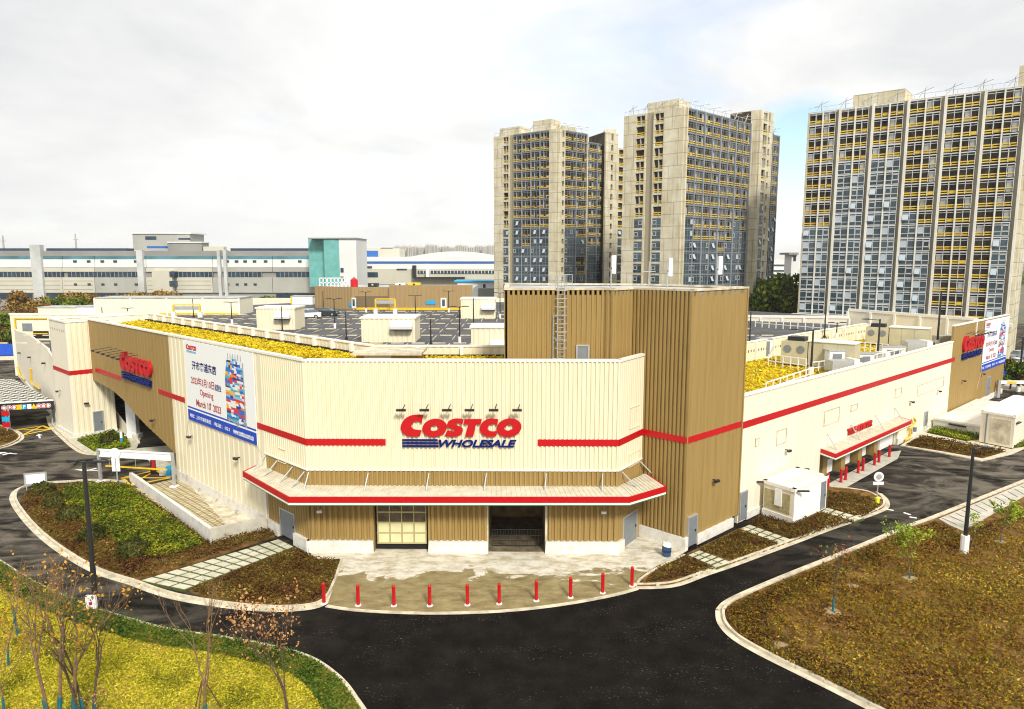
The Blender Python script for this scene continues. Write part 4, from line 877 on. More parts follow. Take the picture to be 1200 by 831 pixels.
# antennas on the tower roof
an=[(716,300,331),(781.7,303,338),(840,301,334)]
for i,(px,t,b) in enumerate(an):
    Y=54.5; X=GY(px,b,Y)[0]; zt=GY(px,t,Y)[1]
    r=empty('antenna',(X,Y,ZT2-.05),['white panel antenna at the left of the tan tower roof','white panel antenna in the middle of the tan tower roof','white panel antenna at the right of the tan tower roof'][i],'antenna','panel antennas on the tower roof')
    mb=MB(); mb.tube([(X,Y,ZT2-.05),(X,Y,zt)],.05,8); mb.build('mast',M['steel'],r)
    mb=MB(); mb.box(X+.06,X+.36,Y-.1,Y+.08,zt-1.35,zt+.05); mb.build('antenna_panel',M['white'],r); mb=MB(); mb.box(X-.02,X+.1,Y-.06,Y+.06,zt-1.0,zt-.9); mb.build('bracket',M['dark'],r)
for i,(px,t) in enumerate(((760,306),)):
    Y=54; X=GY(px,338,Y)[0]; zt=GY(px,t,Y)[1]; mb=MB(); mb.tube([(X,Y,ZT2-.05),(X,Y,zt)],[.05,.03],8); r=empty('lightning_rod',(X,Y,ZT2),'bare steel rod standing between the antennas on the tower roof','rod'); mb.build('mast',M['steel'],r); mb=MB(); mb.tube([(X-.5,Y,zt-.8),(X+.5,Y,zt-.8)],.025,5); mb.build('crossbar',M['steel'],r)
# ---------------- objects round the store ----------------
x,y=G(781,652); r=empty('bin',(x,y,.05),'blue drum bin with a white bag on top beside the tower base','bin')
mb=MB(); mb.tube([(x,y,.05),(x,y,.85)],[.30,.34],14); mb.build('drum',M.setdefault('drum',mat('drum_blue',(.02,.07,.17),.5)),r); mb=MB(); mb.tube([(x,y,.8),(x+.03,y,1.0),(x+.08,y,1.1)],[.36,.30,.1],10); mb.build('bag',M['white'],r); mb=MB(); mb.tube([(x,y,.4),(x,y,.5)],[.335,.34],14); mb.build('hoop',M['dark'],r)
x,y=G(1027,592); r=empty('road_sign',(x,y,0),'round white road sign on a thin pole at the rounded bed corner','sign')
mb=MB(); mb.tube([(x,y,0),(x,y,2.9)],.05,8); mb.build('pole',M['steel'],r)
mb=MB(); mb.tube([(x,y-.03,2.55),(x,y-.09,2.55)],.42,20); o=mb.build('sign_disc',M['white'],r); mb=MB(); mb.tube([(x,y-.1,2.55),(x,y-.12,2.55)],.24,16); mb.build('disc_centre',M['steel'],o)
mb=MB(); mb.box(x-.45,x+.45,y-.10,y-.04,1.85,2.1); mb.build('sign_plate',M['white'],r); mb=MB(); mb.tube([(x,y-.1,.25),(x,y-.1,.7)],.17,10); mb.build('yellow_marker',mat('marker_yellow',(.75,.75,.02),.5),r)
x,y=G(138,567); r=empty('road_sign',(x,y,0),'round white sign above two tall plates by the left ramp gantry','sign')
mb=MB(); mb.tube([(x,y,0),(x,y,3.3)],.06,8); mb.build('pole',M['steel'],r); mb=MB(); mb.tube([(x,y-.06,3.0),(x,y-.12,3.0)],.5,20); mb.build('sign_disc',M['white'],r)
for s in (-.36,.06): mb=MB(); mb.box(x+s,x+s+.32,y-.12,y-.06,1.25,2.55); mb.build('sign_plate',M['sheet'],r)
x,y=G(181,556); r=empty('banner_flag',(x,y,0),'red and black feather sign standing on the pavement by the ramp','sign')
mb=MB(); mb.fprism(Fr((x-.4,y),(x+.4,y+.3)),[(.0,.1),(.5,.0),(.55,1.5),(.1,2.0)],-.05,0); mb.build('board',M['dark'],r); mb=MB(); mb.fprism(Fr((x-.4,y),(x+.4,y+.3)),[(.15,.35),(.42,.3),(.45,1.35),(.2,1.5)],.0,.03); mb.build('red_panel',M['red'],r)
x,y=G(197,557); r=empty('bin',(x,y,.0),'small blue drum beside the right leg of the ramp gantry','bin'); mb=MB(); mb.tube([(x+.2,y,.0),(x+.2,y,.9)],[.33,.36],12); mb.build('drum',M['cyanp'],r); mb=MB(); mb.tube([(x-.5,y-.1,.05),(x-.5,y-.1,.6)],[.3,.25],10); mb.build('bucket',M['white'],r)
x,y=G(43,574); r=empty('notice_board',(x,y,0),'blank white framed board on the tip of the left planting bed','notice board')
nf=Fr((x-.9,y-.25),(x+.8,y+.35)); mb=MB(); mb.fbox(nf,0,nf.L,-.05,0,.45,1.6); mb.build('frame',M['steel'],r); mb=MB(); mb.fbox(nf,.15,nf.L-.15,.0,.02,.6,1.45); mb.build('board',M['white'],r)
for s in (.1,nf.L-.15): mb=MB(); mb.fbox(nf,s,s+.08,-.05,0,0,.45); mb.build('leg',M['steel'],r)
# height gantry over the left ramp road
g0=Vector(G(117,565)); g1=Vector(G(206,571)); gf=Fr(g0,g1); r=empty('height_gantry',tuple(g0),'white height limit gantry spanning the left ramp road','gantry')
H1=GY(113,527,g0.y)[1]
for s in (0,gf.L-.25): mb=MB(); mb.fbox(gf,s,s+.22,-.11,.11,0,H1+.1); mb.build('post',M['steel'],r); mb=MB(); mb.fbox(gf,s-.2,s+.42,-.3,.3,0,.15); mb.build('foot',M['white'],r)
for z in (H1-.05,H1-.65): mb=MB(); mb.fbox(gf,.22,gf.L-.25,-.09,.09,z,z+.14); mb.build('beam',M['white'],r)
mb=MB(); mb.fbox(gf,.3,gf.L-.3,-.02,.02,H1-.5,H1-.06); mb.build('beam_panel',M['sheet'],r)
mb=MB(); mb.fbox(gf,.8,gf.L-.8,-.05,.05,H1-1.6,H1-1.48); o=mb.build('hanging_bar',M['yellow'],r)
for s in (1.2,4,6.5): mb=MB(); mb.fbox(gf,s,s+.03,-.02,.02,H1-1.5,H1-.6); mb.build('chain',M['steel'],o)
# entrance shelter at far left: perforated white roof and a row of traffic signs
def sh(px,py,z): return Vector((*G(px,py,z),z))
zc=3.3; c0=sh(-45,476,zc); c1=sh(63,470,zc); c2=sh(16,444,zc); c3=sh(-60,444,zc)
r=empty('entrance_shelter',(c1.x,c1.y,0),'perforated white shelter roof over the car park entrance at the far left','shelter')
M['perf']=mat('perforated_sheet',(.7,.68,.6),.6)
def perf():
    t=M['perf'].node_tree; b=t.nodes['Principled BSDF']; g=t.nodes.new('ShaderNodeNewGeometry'); mp=nd(t,'ShaderNodeMapping'); mp.inputs['Rotation'].default_value=(0,0,R(45)); t.links.new(g.outputs['Position'],mp.inputs[0])
    k=t.nodes.new('ShaderNodeTexChecker'); k.inputs['Scale'].default_value=1.25; k.inputs[1].default_value=(.62,.60,.52,1); k.inputs[2].default_value=(.02,.02,.02,1); t.links.new(mp.outputs[0],k.inputs['Vector']); t.links.new(k.outputs[0],b.inputs['Base Color'])
perf()
mb=MB(); mb.prism([tuple(v)[:2] for v in (c0,c1,c2,c3)],zc-.12,zc); mb.build('roof_sheet',M['perf'],r)
sf=Fr((c0.x,c0.y),(c1.x,c1.y)); mb=MB(); mb.fbox(sf,0,sf.L,.0,.12,zc-1.05,zc+.05); fa=mb.build('sign_fascia',M['dark'],r)
mb=MB(); mb.fbox(sf,0,sf.L,.0,.14,zc+.05,zc+.2); mb.build('fascia_edge',M['white'],r)
for i,(px,k) in enumerate(((5,'r'),(11,'r'),(17,'r'),(22.5,'y'),(29,'b'),(34,'w'),(40,'t'),(46,'r'),(51.5,'r'),(57,'r'))):
    a=sf.at(px,475.5)[0]; zq=zc-.5; d=.12
    if k=='r':
        for rr_,mm,dd in ((.30,'white',.02),(.26,'red',.035),(.17,'white',.05)):
            mb=MB(); mb.tube([sf.w(a,zq,d),sf.w(a,zq,d+dd)],rr_,16); mb.build('round_sign',M[mm],fa)
    elif k=='t': mb=MB(); mb.fprism(sf,[(a-.35,zq-.3),(a+.35,zq-.3),(a,zq+.35)],d,d+.03); mb.build('triangle_sign',M['yellow'],fa)
    else: mb=MB(); mb.fbox(sf,a-.3,a+.3,d,d+.03,zq-.3,zq+.3); mb.build('square_sign',M[{'y':'yellow','b':'cyanp','w':'white'}[k]],fa)
a=sf.at(29,475.5)[0]; text_on(sf,'P',a-.12,a+.14,zc-.72,zc-.28,.155,M['white'],fa,.03)
for px,py in ((62,497),(12,505),(30,480)): x,y=G(px,py); mb=MB(); mb.tube([(x,y,0),(x,y,zc-.1)],.1,8); mb.build('post',M['steel'],r)
x,y=G(9,508); r=empty('road_sign',(x,y,0),'white post with blue and red parking signs on the small left island','sign'); mb=MB(); mb.tube([(x,y,0),(x,y,3)],.07,8); mb.build('pole',M['steel'],r)
for zq,m in ((2.5,'red'),(1.8,'cyanp'),(1.1,'red')): mb=MB(); mb.box(x-.45,x+.45,y-.12,y-.06,zq-.3,zq+.3); mb.build('sign_plate',M[m],r)
x,y=G(143,522); r=empty('marker_post',(x,y,0),'slim blue and white marker post among the shrubs under the bridge wall','post'); mb=MB(); mb.box(x-.13,x+.13,y-.06,y+.06,0,.9); mb.build('post',M['cyanp'],r); mb=MB(); mb.box(x-.13,x+.13,y-.06,y+.06,.9,1.6); mb.build('post_top',M['white'],r)
x,y=G(78,506); r=empty('fire_cabinet',(x,y,0),'red and dark cabinet against the cream ramp block','cabinet'); mb=MB(); mb.box(x-.25,x+.25,y-.2,y+.2,.1,1.6); mb.build('cabinet',M['red'],r); mb=MB(); mb.box(x+.4,x+.65,y-.2,y+.2,.1,2.0); mb.build('panel',M['greydoor'],r)
# yellow gas pipe on the right wall
r=empty('gas_pipe',RF.w(RF.at(1060,525)[0],0),'kinked yellow gas pipe on the cream wall right of the tire shop','pipe')
mb=MB(); mb.tube([RF.w(*RF.at(*p,.3),.3) for p in ((1060,524),(1061,516),(1066,512),(1066,502),(1070,498),(1073,494),(1071,490))],.13,7); mb.build('pipe_run',M['yellow'],r); a,z=RF.at(1067,502); mb=MB(); mb.fbox(RF,a-.25,a+.25,.3,.6,z-.3,z+.2); mb.build('regulator',M['greydoor'],r)
# utility kiosk
k1,k2,k3=[Vector(G(*p)) for p in ((893.5,603),(929,615.5),(967,597))]
k4=k1+(k3-k2); r=empty('utility_kiosk',tuple(k2),'white utility kiosk with stone side panel against the long cream wall','kiosk')
kh=GY(932,573,k2.y)[1]-.28; base_=[k1,k2,k3,k4]
mb=MB(); mb.prism([tuple(p) for p in base_],0,kh); body=mb.build('body',M['creamw'],r)
kf=Fr(k1,k2); mb=MB(); mb.fbox(kf,.12,kf.L-.35,.0,.04,.75,kh-.35); mb.build('stone_panel',M['panelstone'],r)
mb=MB(); mb.fbox(kf,kf.L*.40,kf.L*.62,.04,.12,kh-1.5,kh-.1); mb.build('louvre_box',M['white'],r); mb=MB(); mb.fbox(kf,-.05,kf.L,.0,.06,.0,.55); mb.build('kiosk_plinth',M['plinth'],r)
kg=Fr(k2,k3); mb=MB(); rib(mb,kg,0,kg.L,.0,kh,.5,.04,.01); mb.build('cladding',M['white'],r)
mb=MB(); mb.fbox(kg,kg.L*.80,kg.L*.95,.03,.10,.25,2.6); o=mb.build('door',M['greydoor'],r); mb=MB(); mb.fbox(kg,kg.L*.91,kg.L*.93,.10,.15,1.3,1.5); mb.build('handle',M['dark'],o)
for f_,l in ((kf,kf.L),(kg,kg.L),(Fr(k3,k4),(k4-k3).length),(Fr(k4,k1),(k1-k4).length)): mb=MB(); mb.fbox(f_,-.08,l+.08,-.28,.08,kh,kh+.28); mb.build('parapet',M['trim'],r)
mb=MB(); mb.prism([tuple(p) for p in base_],kh-.01,kh+.05); mb.build('roof',M['plinth'],r)
for c in ((k1,-.5,0),(k2,.7,0),(k4,.6,0)): mb=MB(); p=c[0]; mb.box(p.x+c[1]-.45,p.x+c[1]+.45,p.y-.1,p.y+.1,kh+.05,kh+.15); mb.build('security_light',M['dark'],r)
# loading dock and white container
d0,d1=Vector(G(1109,505)),Vector(G(1149,513)); du=UR; dk=[d0+UL*1.5,d1,d1+UR*19,d0+UL*1.5+UR*19]
r=empty('loading_dock',tuple(d1),'long white concrete dock platform along the tan end of the right wall','dock'); mb=MB(); mb.prism([tuple(p) for p in dk],0,1.25); mb.build('platform',M['plinth'],r)
df=Fr(dk[0],dk[1]); mb=MB(); mb.fbox(df,0,df.L,.0,.12,1.25,1.5); mb.build('kerb_edge',M['trim'],r)
mb=MB(); mb.fbox(df,df.L*.35,df.L*.7,.02,.3,.95,1.1); mb.build('bench_rail',M['dark'],r)
q1,q2,q3=[Vector(G(*p)) for p in ((1147,519.5),(1186,527.5),(1222,504))]; q4=q1+(q3-q2); qh=GY(1186,490,q2.y)[1]
r=empty('storage_container',tuple(q2),'white boxy cabin standing beside the loading dock','cabin'); mb=MB(); mb.prism([tuple(p) for p in (q1,q2,q3,q4)],.2,qh); mb.build('body',M['creamw'],r)
mb=MB(); mb.prism([tuple(p) for p in (q1,q2,q3,q4)],0,.2); mb.build('base',M['dark'],r)
for a,b in ((q1,q2),(q2,q3),(q3,q4),(q4,q1)): f_=Fr(a,b); mb=MB(); mb.fbox(f_,-.06,f_.L+.06,-.2,.06,qh,qh+.25); mb.build('roof_edge',M['trim'],r)
mb=MB(); mb.prism([tuple(p) for p in (q1,q2,q3,q4)],qh-.01,qh+.06); mb.build('roof',M['white'],r)
f_=Fr(q1,q2); mb=MB(); mb.fbox(f_,.55,.68,.0,.08,.2,qh); mb.build('downpipe',M['greydoor'],r); mb=MB(); mb.fbox(f_,1.0,f_.L-.3,.0,.03,.5,qh-.4); mb.build('side_panel',M['gutter'],r)
f_=Fr(q2,q3); mb=MB(); mb.fbox(f_,.5,1.6,.0,.3,qh-.7,qh-.6); mb.build('security_light',M['dark'],r)
# gate barrier far right and blue hoarding
b0_=Vector(G(1169,466)); r=empty('gate_barrier',tuple(b0_),'white barrier gate with a yellow-striped beam at the far right','barrier')
bz=GY(1171,446,b0_.y)[1]; mb=MB(); mb.box(b0_.x-.2,b0_.x+.2,b0_.y-.2,b0_.y+.2,0,bz+.1); mb.build('post',M['steel'],r); mb=MB(); mb.box(b0_.x,b0_.x+24,b0_.y-.1,b0_.y+.1,bz-.5,bz); be=mb.build('beam',M['white'],r)
for i in range(6): mb=MB(); mb.box(b0_.x+1.2+i*2.6,b0_.x+2.6+i*2.6,b0_.y-.13,b0_.y-.1,bz-.45,bz-.1); mb.build('yellow_band',M['yellow'],be)
stripe([(1172,476),(1185,467),(1200,472)],.4,M['yellow'],.006)
flat([(1168,470),(1190,478),(1184,480),(1140,494),(1150,486)],'kerb',.06,'pavement')
def hoard(a,b,h,label):
    a,b=Vector(a),Vector(b); f=Fr(a,b); r=empty('hoarding',tuple(a),label,'fence','blue metal hoardings'); n=max(2,int(f.L/6))
    mb=MB(); rib(mb,f,0,f.L,.1,h,.5,.05); mb.fbox(f,0,f.L,-.08,-.02,.1,h); mb.build('sheet',M['fenceblue'],r)
    for i in range(n+1): mb=MB(); mb.fbox(f,i*f.L/n-.07,i*f.L/n+.07,-.2,-.08,0,h); mb.build('post',M['steel'],r)
hoard(G(1150,447),G(1290,457),2.9,'blue sheet hoarding behind the barrier at the right edge')
hoard(G(-60,418.5),G(28,416.5),2.6,'blue sheet hoarding beyond the road at the left edge')
flat([(-60,446),(20,444),(24,420),(-60,422)],'asphalt',.004,'road'); flat([(-60,424),(24,421),(26,417),(-60,419)],'kerb',.1,'pavement')
flat([(1160,455),(1215,460),(1225,452),(1180,450)],'kerb',.08,'pavement')
# ---------------- roof equipment ----------------
def vent(px0,px1,pt,Y,label,hx=.72,hz=.45,dp=5):
    x0,zt=GY(px0,pt,Y); x1,_=GY(px1,pt,Y); r=empty('roof_vent_house',((x0+x1)/2,Y,DZ),label,'vent house','cream vent houses on the parking deck')
    mb=MB(); mb.box(x0,x1,Y,Y+dp,DZ,zt-.15); f=Fr((x0,Y),(x1,Y)); rib(mb,f,0,f.L,DZ,zt-.15,.6,.05,.01); mb.build('body',M['cream'],r)
    mb=MB(); mb.box(x0-.15,x1+.15,Y-.15,Y+dp+.15,zt-.15,zt+.05); mb.build('roof',M['trim'],r)
    w=x1-x0; hc=x0+w*hx; hw=w*.20; z=DZ+(zt-DZ)*hz
    mb=MB(); mb.hexa([(hc-hw,Y-1.0,z-.35),(hc+hw,Y-1.0,z-.35),(hc+hw,Y-.06,z-.2),(hc-hw,Y-.06,z-.2),(hc-hw,Y-1.1,z),(hc+hw,Y-1.1,z),(hc+hw,Y-.06,z+.75),(hc-hw,Y-.06,z+.75)]); mb.build('hood',M['white'],r)
    mb=MB(); mb.box(hc-hw+.05,hc+hw-.05,Y-.95,Y-.07,z-.5,z-.36); mb.build('louvre',M['dark'],r)
vent(423,486,372,88,'large cream vent house in the middle of the roof parking deck',.76,.66)
vent(300,345,360.5,104,'cream vent house at the left of the roof parking deck',.70,.62)
vent(540,580.5,350,124,'cream vent house standing at the back of the roof parking deck',.80,.55)
vent(552,596,383,76,'low cream vent house tucked beside the tan penthouse',.7,.3,4)
def hut(px0,px1,pt,pb,z,dp,label,m='creamw',name='roof_hut',cat='roof hut'):
    Y=G((px0+px1)/2,pb,z)[1]; x0,zt=GY(px0,pt,Y); x1,_=GY(px1,pt,Y); r=empty(name,((x0+x1)/2,Y,z),label,cat)
    mb=MB(); mb.box(x0,x1,Y,Y+dp,z,zt-.12); mb.build('body',M[m],r); mb=MB(); mb.box(x0-.12,x1+.12,Y-.12,Y+dp,zt-.12,zt+.03); mb.build('roof',M['roofgrey' if m!='tan' else 'trim'],r); return r,Fr((x0,Y),(x1,Y)),zt
r,f,zt=hut(111,280,349,369,DZ,7,'long cream wall shed at the back left of the parking deck')
for i in range(5): mb=MB(); mb.fbox(f,f.L*i/4-.15,f.L*i/4+.15,0,.25,DZ,zt-.1); mb.build('buttress',M['trim'],r)
mb=MB(); mb.fbox(f,0,f.L,.02,.2,DZ,DZ+.35); mb.build('yellow_kerb',M['yellow'],r)
hut(44,115,360,368,DZ,5,'low white parapet box at the left end of the roof','creamw'); hut(90,110,359,369,DZ,4,'small white stair head near the ramp block','white')
def portal(px0,px1,pt,pb,label):
    Y=G(px0,pb,DZ)[1]; x0,zt=GY(px0,pt,Y); x1,_=GY(px1,pt,Y); r=empty('height_gantry',(x0,Y,DZ),label,'gantry')
    for x in (x0,x1): mb=MB(); mb.box(x-.14,x+.14,Y-.14,Y+.14,DZ,zt); mb.build('post',M['yellow'],r); mb=MB(); mb.box(x-.35,x+.35,Y-.3,Y+.3,DZ,DZ+1.0); mb.build('foot',M['white'],r)
    mb=MB(); mb.box(x0,x1,Y-.1,Y+.1,zt,zt+.2); mb.build('beam',M['yellow'],r)
    mb=MB(); mb.box(x0,x1,Y-.06,Y+.06,zt-.8,zt-.15); mb.build('sign_strip',M['steel'],r)
portal(440,463,351,368,'yellow height gantry before the tan rooftop building'); portal(203,234,358,372,'yellow height gantry before the long cream shed')
r,f,zt=hut(341,366,347,357,DZ,3,'yellow-framed white booth behind the parked cars','white','booth','booth')
mb=MB(); mb.fbox(f,-.1,.25,0,.1,DZ,zt); mb.build('yellow_frame',M['yellow'],r)
# tan rooftop building
Yt=146; r=empty('rooftop_building',(GY(480,366,Yt)[0],Yt,DZ),'wide tan metal building at the back of the roof parking deck','building')
xs=[GY(px,337,Yt)[0] for px in (359,413,457,554)]; ztb=GY(413,336.5,Yt)[1]; zt3=GY(554,334,Yt)[1]
M['tan2']=wallmat('tan_metal_far',(.36,.25,.12),.15,(.6,.5,.35))
TF=[Fr((xs[0],Yt+6),(xs[1],Yt)),Fr((xs[1],Yt),(xs[2],Yt)),Fr((xs[2],Yt-1),(xs[3],Yt-1))]
for f,z in zip(TF,(ztb,ztb,zt3)): mb=MB(); rib(mb,f,0,f.L,DZ,z,.9,.05); mb.fbox(f,0,f.L,-.3,-.01,DZ,z); mb.build('wall',M['tan2'],r)
mb=MB(); mb.prism([(xs[0],Yt+6),(xs[1],Yt+.2),(xs[3],Yt+.2),(xs[3],Yt+22),(xs[0],Yt+22)],DZ,ztb-.3); mb.build('roof',M['roofgrey'],r)
mb=MB(); mb.fbox(TF[2],0,TF[2].L,.06,.22,DZ,DZ+.45); mb.build('yellow_kerb',M['yellow'],r); mb=MB(); mb.fbox(TF[1],0,TF[1].L,.06,.22,DZ,DZ+.45); mb.build('yellow_kerb',M['yellow'],r)
mb=MB(); a,z=TF[1].at(416,347); mb.fbox(TF[1],a,TF[1].L-.5,.08,.15,DZ+.6,z); mb.build('shutter',mat('far_shutter',(.17,.12,.06),.7),r)
for px,py in ((520,362),(415.5,361)):
    f=TF[2] if px>457 else TF[0]; a,z=f.at(px,py); mb=MB(); mb.fbox(f,a-.6,a+.6,.1,.2,DZ+.3,DZ+2.5); o=mb.build('door',M['white'],r); mb=MB(); mb.fbox(f,a-.3,a+.3,.2,.24,DZ+.8,DZ+2.2); mb.build('pane',M['glass'],o)
for px,py in ((505,354.5),(414,357)): f=TF[2] if px>457 else TF[0]; a,z=f.at(px,py); mb=MB(); mb.fbox(f,a-1,a+1,.1,.16,z-.4,z+.4); mb.build('blue_sign',M['cyanp'],r)
# things on its roof
def roofbox(px0,px1,pt,z,Y,m,label,cat,name,extra=None):
    x0,zt=GY(px0,pt,Y); x1,_=GY(px1,pt,Y); r=empty(name,((x0+x1)/2,Y,z),label,cat); mb=MB(); mb.box(x0,x1,Y,Y+2,z,zt); mb.build('housing',M[m],r)
    mb=MB(); n=max(1,int((x1-x0)/1.6)); 
    for i in range(n): cx=x0+(i+.5)*(x1-x0)/n; mb=MB(); mb.tube([(cx,Y-.02,(z+zt)/2+.1),(cx,Y-.12,(z+zt)/2+.1)],(zt-z)*.26,12); mb.build('fan',M['dark' if m!='dark' else 'steel'],r)
    return r
zr=ztb-.3
roofbox(431,442,332,zr,Yt+8,'dark','dark air unit on the tan rooftop building','air unit','air_unit'); roofbox(463,474,332,zr,Yt+8,'trim','cream twin-fan unit on the tan rooftop building','air unit','air_unit'); roofbox(478,492,331.5,zr,Yt+8,'yellow','yellowish fan unit at the right on the tan rooftop building','air unit','air_unit')
x,z=GY(415,331,Yt+5); r=empty('water_tank',(x,Yt+5,zr),'small bright red tank on the tan rooftop building','tank'); mb=MB(); mb.tube([(x,Yt+5,zr),(x,Yt+5,z+.5),(x,Yt+5,z+.9)],[.8,.8,.4],12); mb.build('tank_shell',M['red'],r); mb=MB(); mb.tube([(x,Yt+5,z+.85),(x,Yt+5,z+1.2)],.12,6); mb.build('valve',M['dark'],r)
r=empty('roof_railing',(xs[0]+2,Yt+7,zr),'white railing along the left roof edge of the tan rooftop building','railing'); xa_=GY(374,334,Yt+6)[0]; xb_=GY(409,334,Yt+6)[0]
for i in range(9): x=xa_+(xb_-xa_)*i/8; mb=MB(); mb.box(x-.12,x+.12,Yt+6.4,Yt+6.6,zr,zr+2.0); mb.build('post',M['white'],r)
for k in (.9,1.9): mb=MB(); mb.box(xa_,xb_,Yt+6.4,Yt+6.6,zr+k,zr+k+.18); mb.build('rail',M['white'],r)
# deck bay markings and wheel stops
mb=MB()
for row in range(7):
    Y0=82+row*9
    for i in range(-26,14):
        x=i*2.6
        if abs(x)<Y0*.6 : mb.box(x-.06,x+.06,Y0,Y0+5,DZ-.01,DZ+.006)
mb.build('deck_marking',M['gutter'],kind='structure')
mb=MB()
for row in range(7):
    for i in range(-26,14): 
        x=i*2.6+1.3; mb.box(x-.8,x+.8,86.6+row*9,86.8+row*9,DZ,DZ+.12)
o=mb.build('wheel_stops',M['gutter'],kind='structure')
# right roof: air handling units, ducts, railings
def ahu(px0,pb0,px1,pb1,pt1,z,label,fan=True,m='gutter',dp=2.4):
    a=Vector(G(px0,pb0,z)); b=Vector(G(px1,pb1,z)); f=Fr(a,b); h=GY(px1,pt1,b.y)[1]-z; r=empty('air_handling_unit',(*a,z),label,'air unit')
    mb=MB(); mb.fbox(f,0,f.L,-dp,0,z+.35,z+h); mb.build('casing',M['panelc'],r); mb=MB(); mb.fbox(f,.1,f.L-.1,-dp+.1,-.1,z,z+.35); mb.build('base_frame',M['steel'],r)
    mb=MB(); mb.fbox(f,-.1,f.L+.1,-dp-.1,.1,z+h,z+h+.1); mb.build('casing_roof',M['trim'],r)
    for i in range(1,int(f.L/1.5)): mb=MB(); mb.fbox(f,i*1.5-.02,i*1.5+.02,0,.03,z+.4,z+h-.05); mb.build('casing_seam',M['steel'],r)
    if fan:
        mb=MB(); mb.fbox(f,-2.9,-.1,-dp,.0,z+.35,z+h-.1); c=mb.build('fan_section',M['panelc'],r)
        for s in (-2.2,-.8): mb=MB(); mb.tube([f.w(s,z+h*.68,0),f.w(s,z+h*.68,.06)],.42,14); mb.build('fan',M['greydoor'],c)
        mb=MB(); mb.fbox(f,-2.4,-.6,-dp*.8,-.5,z+h-.1,z+h+.35); mb.build('condenser_top',M['dark'],c)
M['panelc']=mat('hvac_casing',(.52,.47,.31),.5,var=.08,scale=.8)
ahu(946,432,1000,437,404,9.25,'long beige air handling unit near the tall lamp on the right green roof')
ahu(1041,407,1087,410,386,9.25,'beige air handling unit further back among the white railings')
def duct(px,py,w,h,label,z=9.25):
    x,y=G(px,py,z); r=empty('duct',(x,y,z),label,'duct'); f=Fr((x,y),(x+w*.72,y+w*-.1+w*.2))
    mb=MB(); mb.fbox(f,0,f.L,-1.4,0,z+.4,z+h); mb.build('duct_body',M['steel'],r); mb=MB(); mb.fbox(f,.2,f.L-.2,-1.2,-.2,z,z+.4); mb.build('duct_stand',M['dark'],r); mb=MB(); mb.fbox(f,f.L,f.L+.6,-1.5,.1,z+.5,z+h+.1); mb.build('elbow',M['trim'],r)
duct(975,440,3.2,1.5,'silver duct behind the white parapet below the long beige unit'); duct(1063,417,3.5,1.7,'silver duct among the railings near the tan roof end'); duct(1020,426,2.4,1.1,'short silver duct between the two beige air units'); duct(1100,406,3.0,1.4,'grey duct by the slim black post near the tan roof end')
def railing(pxs,z,h,label,n=8):
    pts=[Vector((*G(x,y,z),z)) for x,y in pxs]; r=empty('roof_railing',tuple(pts[0]),label,'railing','white railings on the right roof')
    for a,b in zip(pts[:-1],pts[1:]):
        f=Fr(a[:2],b[:2]) 
        for i in range(n+1): mb=MB(); s=f.L*i/n; mb.fbox(f,s-.05,s+.05,-.05,.05,z,z+h); mb.build('post',M['white'],r)
        for k in (h*.5,h): mb=MB(); mb.fbox(f,0,f.L,-.035,.035,z+k-.05,z+k+.04); mb.build('rail',M['white'],r)
railing([(897,463),(951,444)],9.25,1.1,'white railing at the front edge of the right green roof',7)
railing([(900,430),(944,436)],9.25,1.4,'white railing beside the beige fan section on the sedum',5)
railing([(951,438),(996,432)],9.25,1.2,'white railing crossing below the long beige unit',6)
railing([(1005,432),(1060,420)],9.25,1.2,'white railing between the lamp and the back air unit',8)
railing([(1000,412),(1040,416)],9.25,1.3,'white railing before the back air unit fan',6)
railing([(885,383),(990,392)],10.6,1.3,'white railing along the far right side of the parking deck',12)
railing([(1000,398),(1040,400)],9.25,1.6,'white railing on the far sedum patch',8)
for px,py,w,h,l in ((980,436,1.6,2.2,'white louvred cabinet left of the silver duct'),(1012,431,2.2,1.5,'white cabinet beside the roof lamp base'),(1047,420,2.8,1.3,'low white cabinet in front of the back air unit'),(1078,412,3.2,1.3,'white flat-topped cabinet close to the tan roof end'),(897,420,1.5,2.3,'white column box next to the deck post behind the tower')):
    x,y=G(px,py,9.25); r=empty('roof_cabinet',(x,y,9.25),l,'cabinet'); mb=MB(); mb.box(x-w/2,x+w/2,y,y+1.2,9.25,9.25+h); mb.build('cabinet',M['white'],r); mb=MB(); mb.box(x-w/2-.1,x+w/2+.1,y-.1,y+1.3,9.25+h,9.35+h); mb.build('lid',M['steel'],r); mb=MB(); mb.box(x-w*.3,x+w*.3,y-.03,y,9.5,9.0+h); mb.build('louvre',M['greydoor'],r)
# white back walls of the deck at the right
wb=empty('deck_wall',G(880,386,DZ)+(DZ,),'long cream wall closing the right back side of the parking deck','wall')
for (p,pt,q,qt,Yp,Yq) in (((868,386),369.5,(996,397),371,120,112),((994,398),362,(1145,398),373,113,97)):
    X0,z0=GY(p[0],pt,Yp); X1,z1=GY(q[0],qt,Yq); f=Fr((X0,Yp),(X1,Yq)); zz_=(z0+z1)/2
    mb=MB(); mb.fprism(f,[(0,9),(f.L,9),(f.L,z1),(0,z0)],-.3,0); mb.build('wall_panel',M['creamw'],wb)
    mb=MB(); mb.fprism(f,[(0,z0-.35),(f.L,z1-.35),(f.L,z1+.05),(0,z0+.05)],-.4,.1); mb.build('wall_cap',M['trim'],wb)
    for i in range(6): mb=MB(); s=f.L*i/5; mb.fbox(f,s-.15,s+.15,0,.2,9,(z0+(z1-z0)*i/5)-.35); mb.build('pilaster',M['trim'],wb)
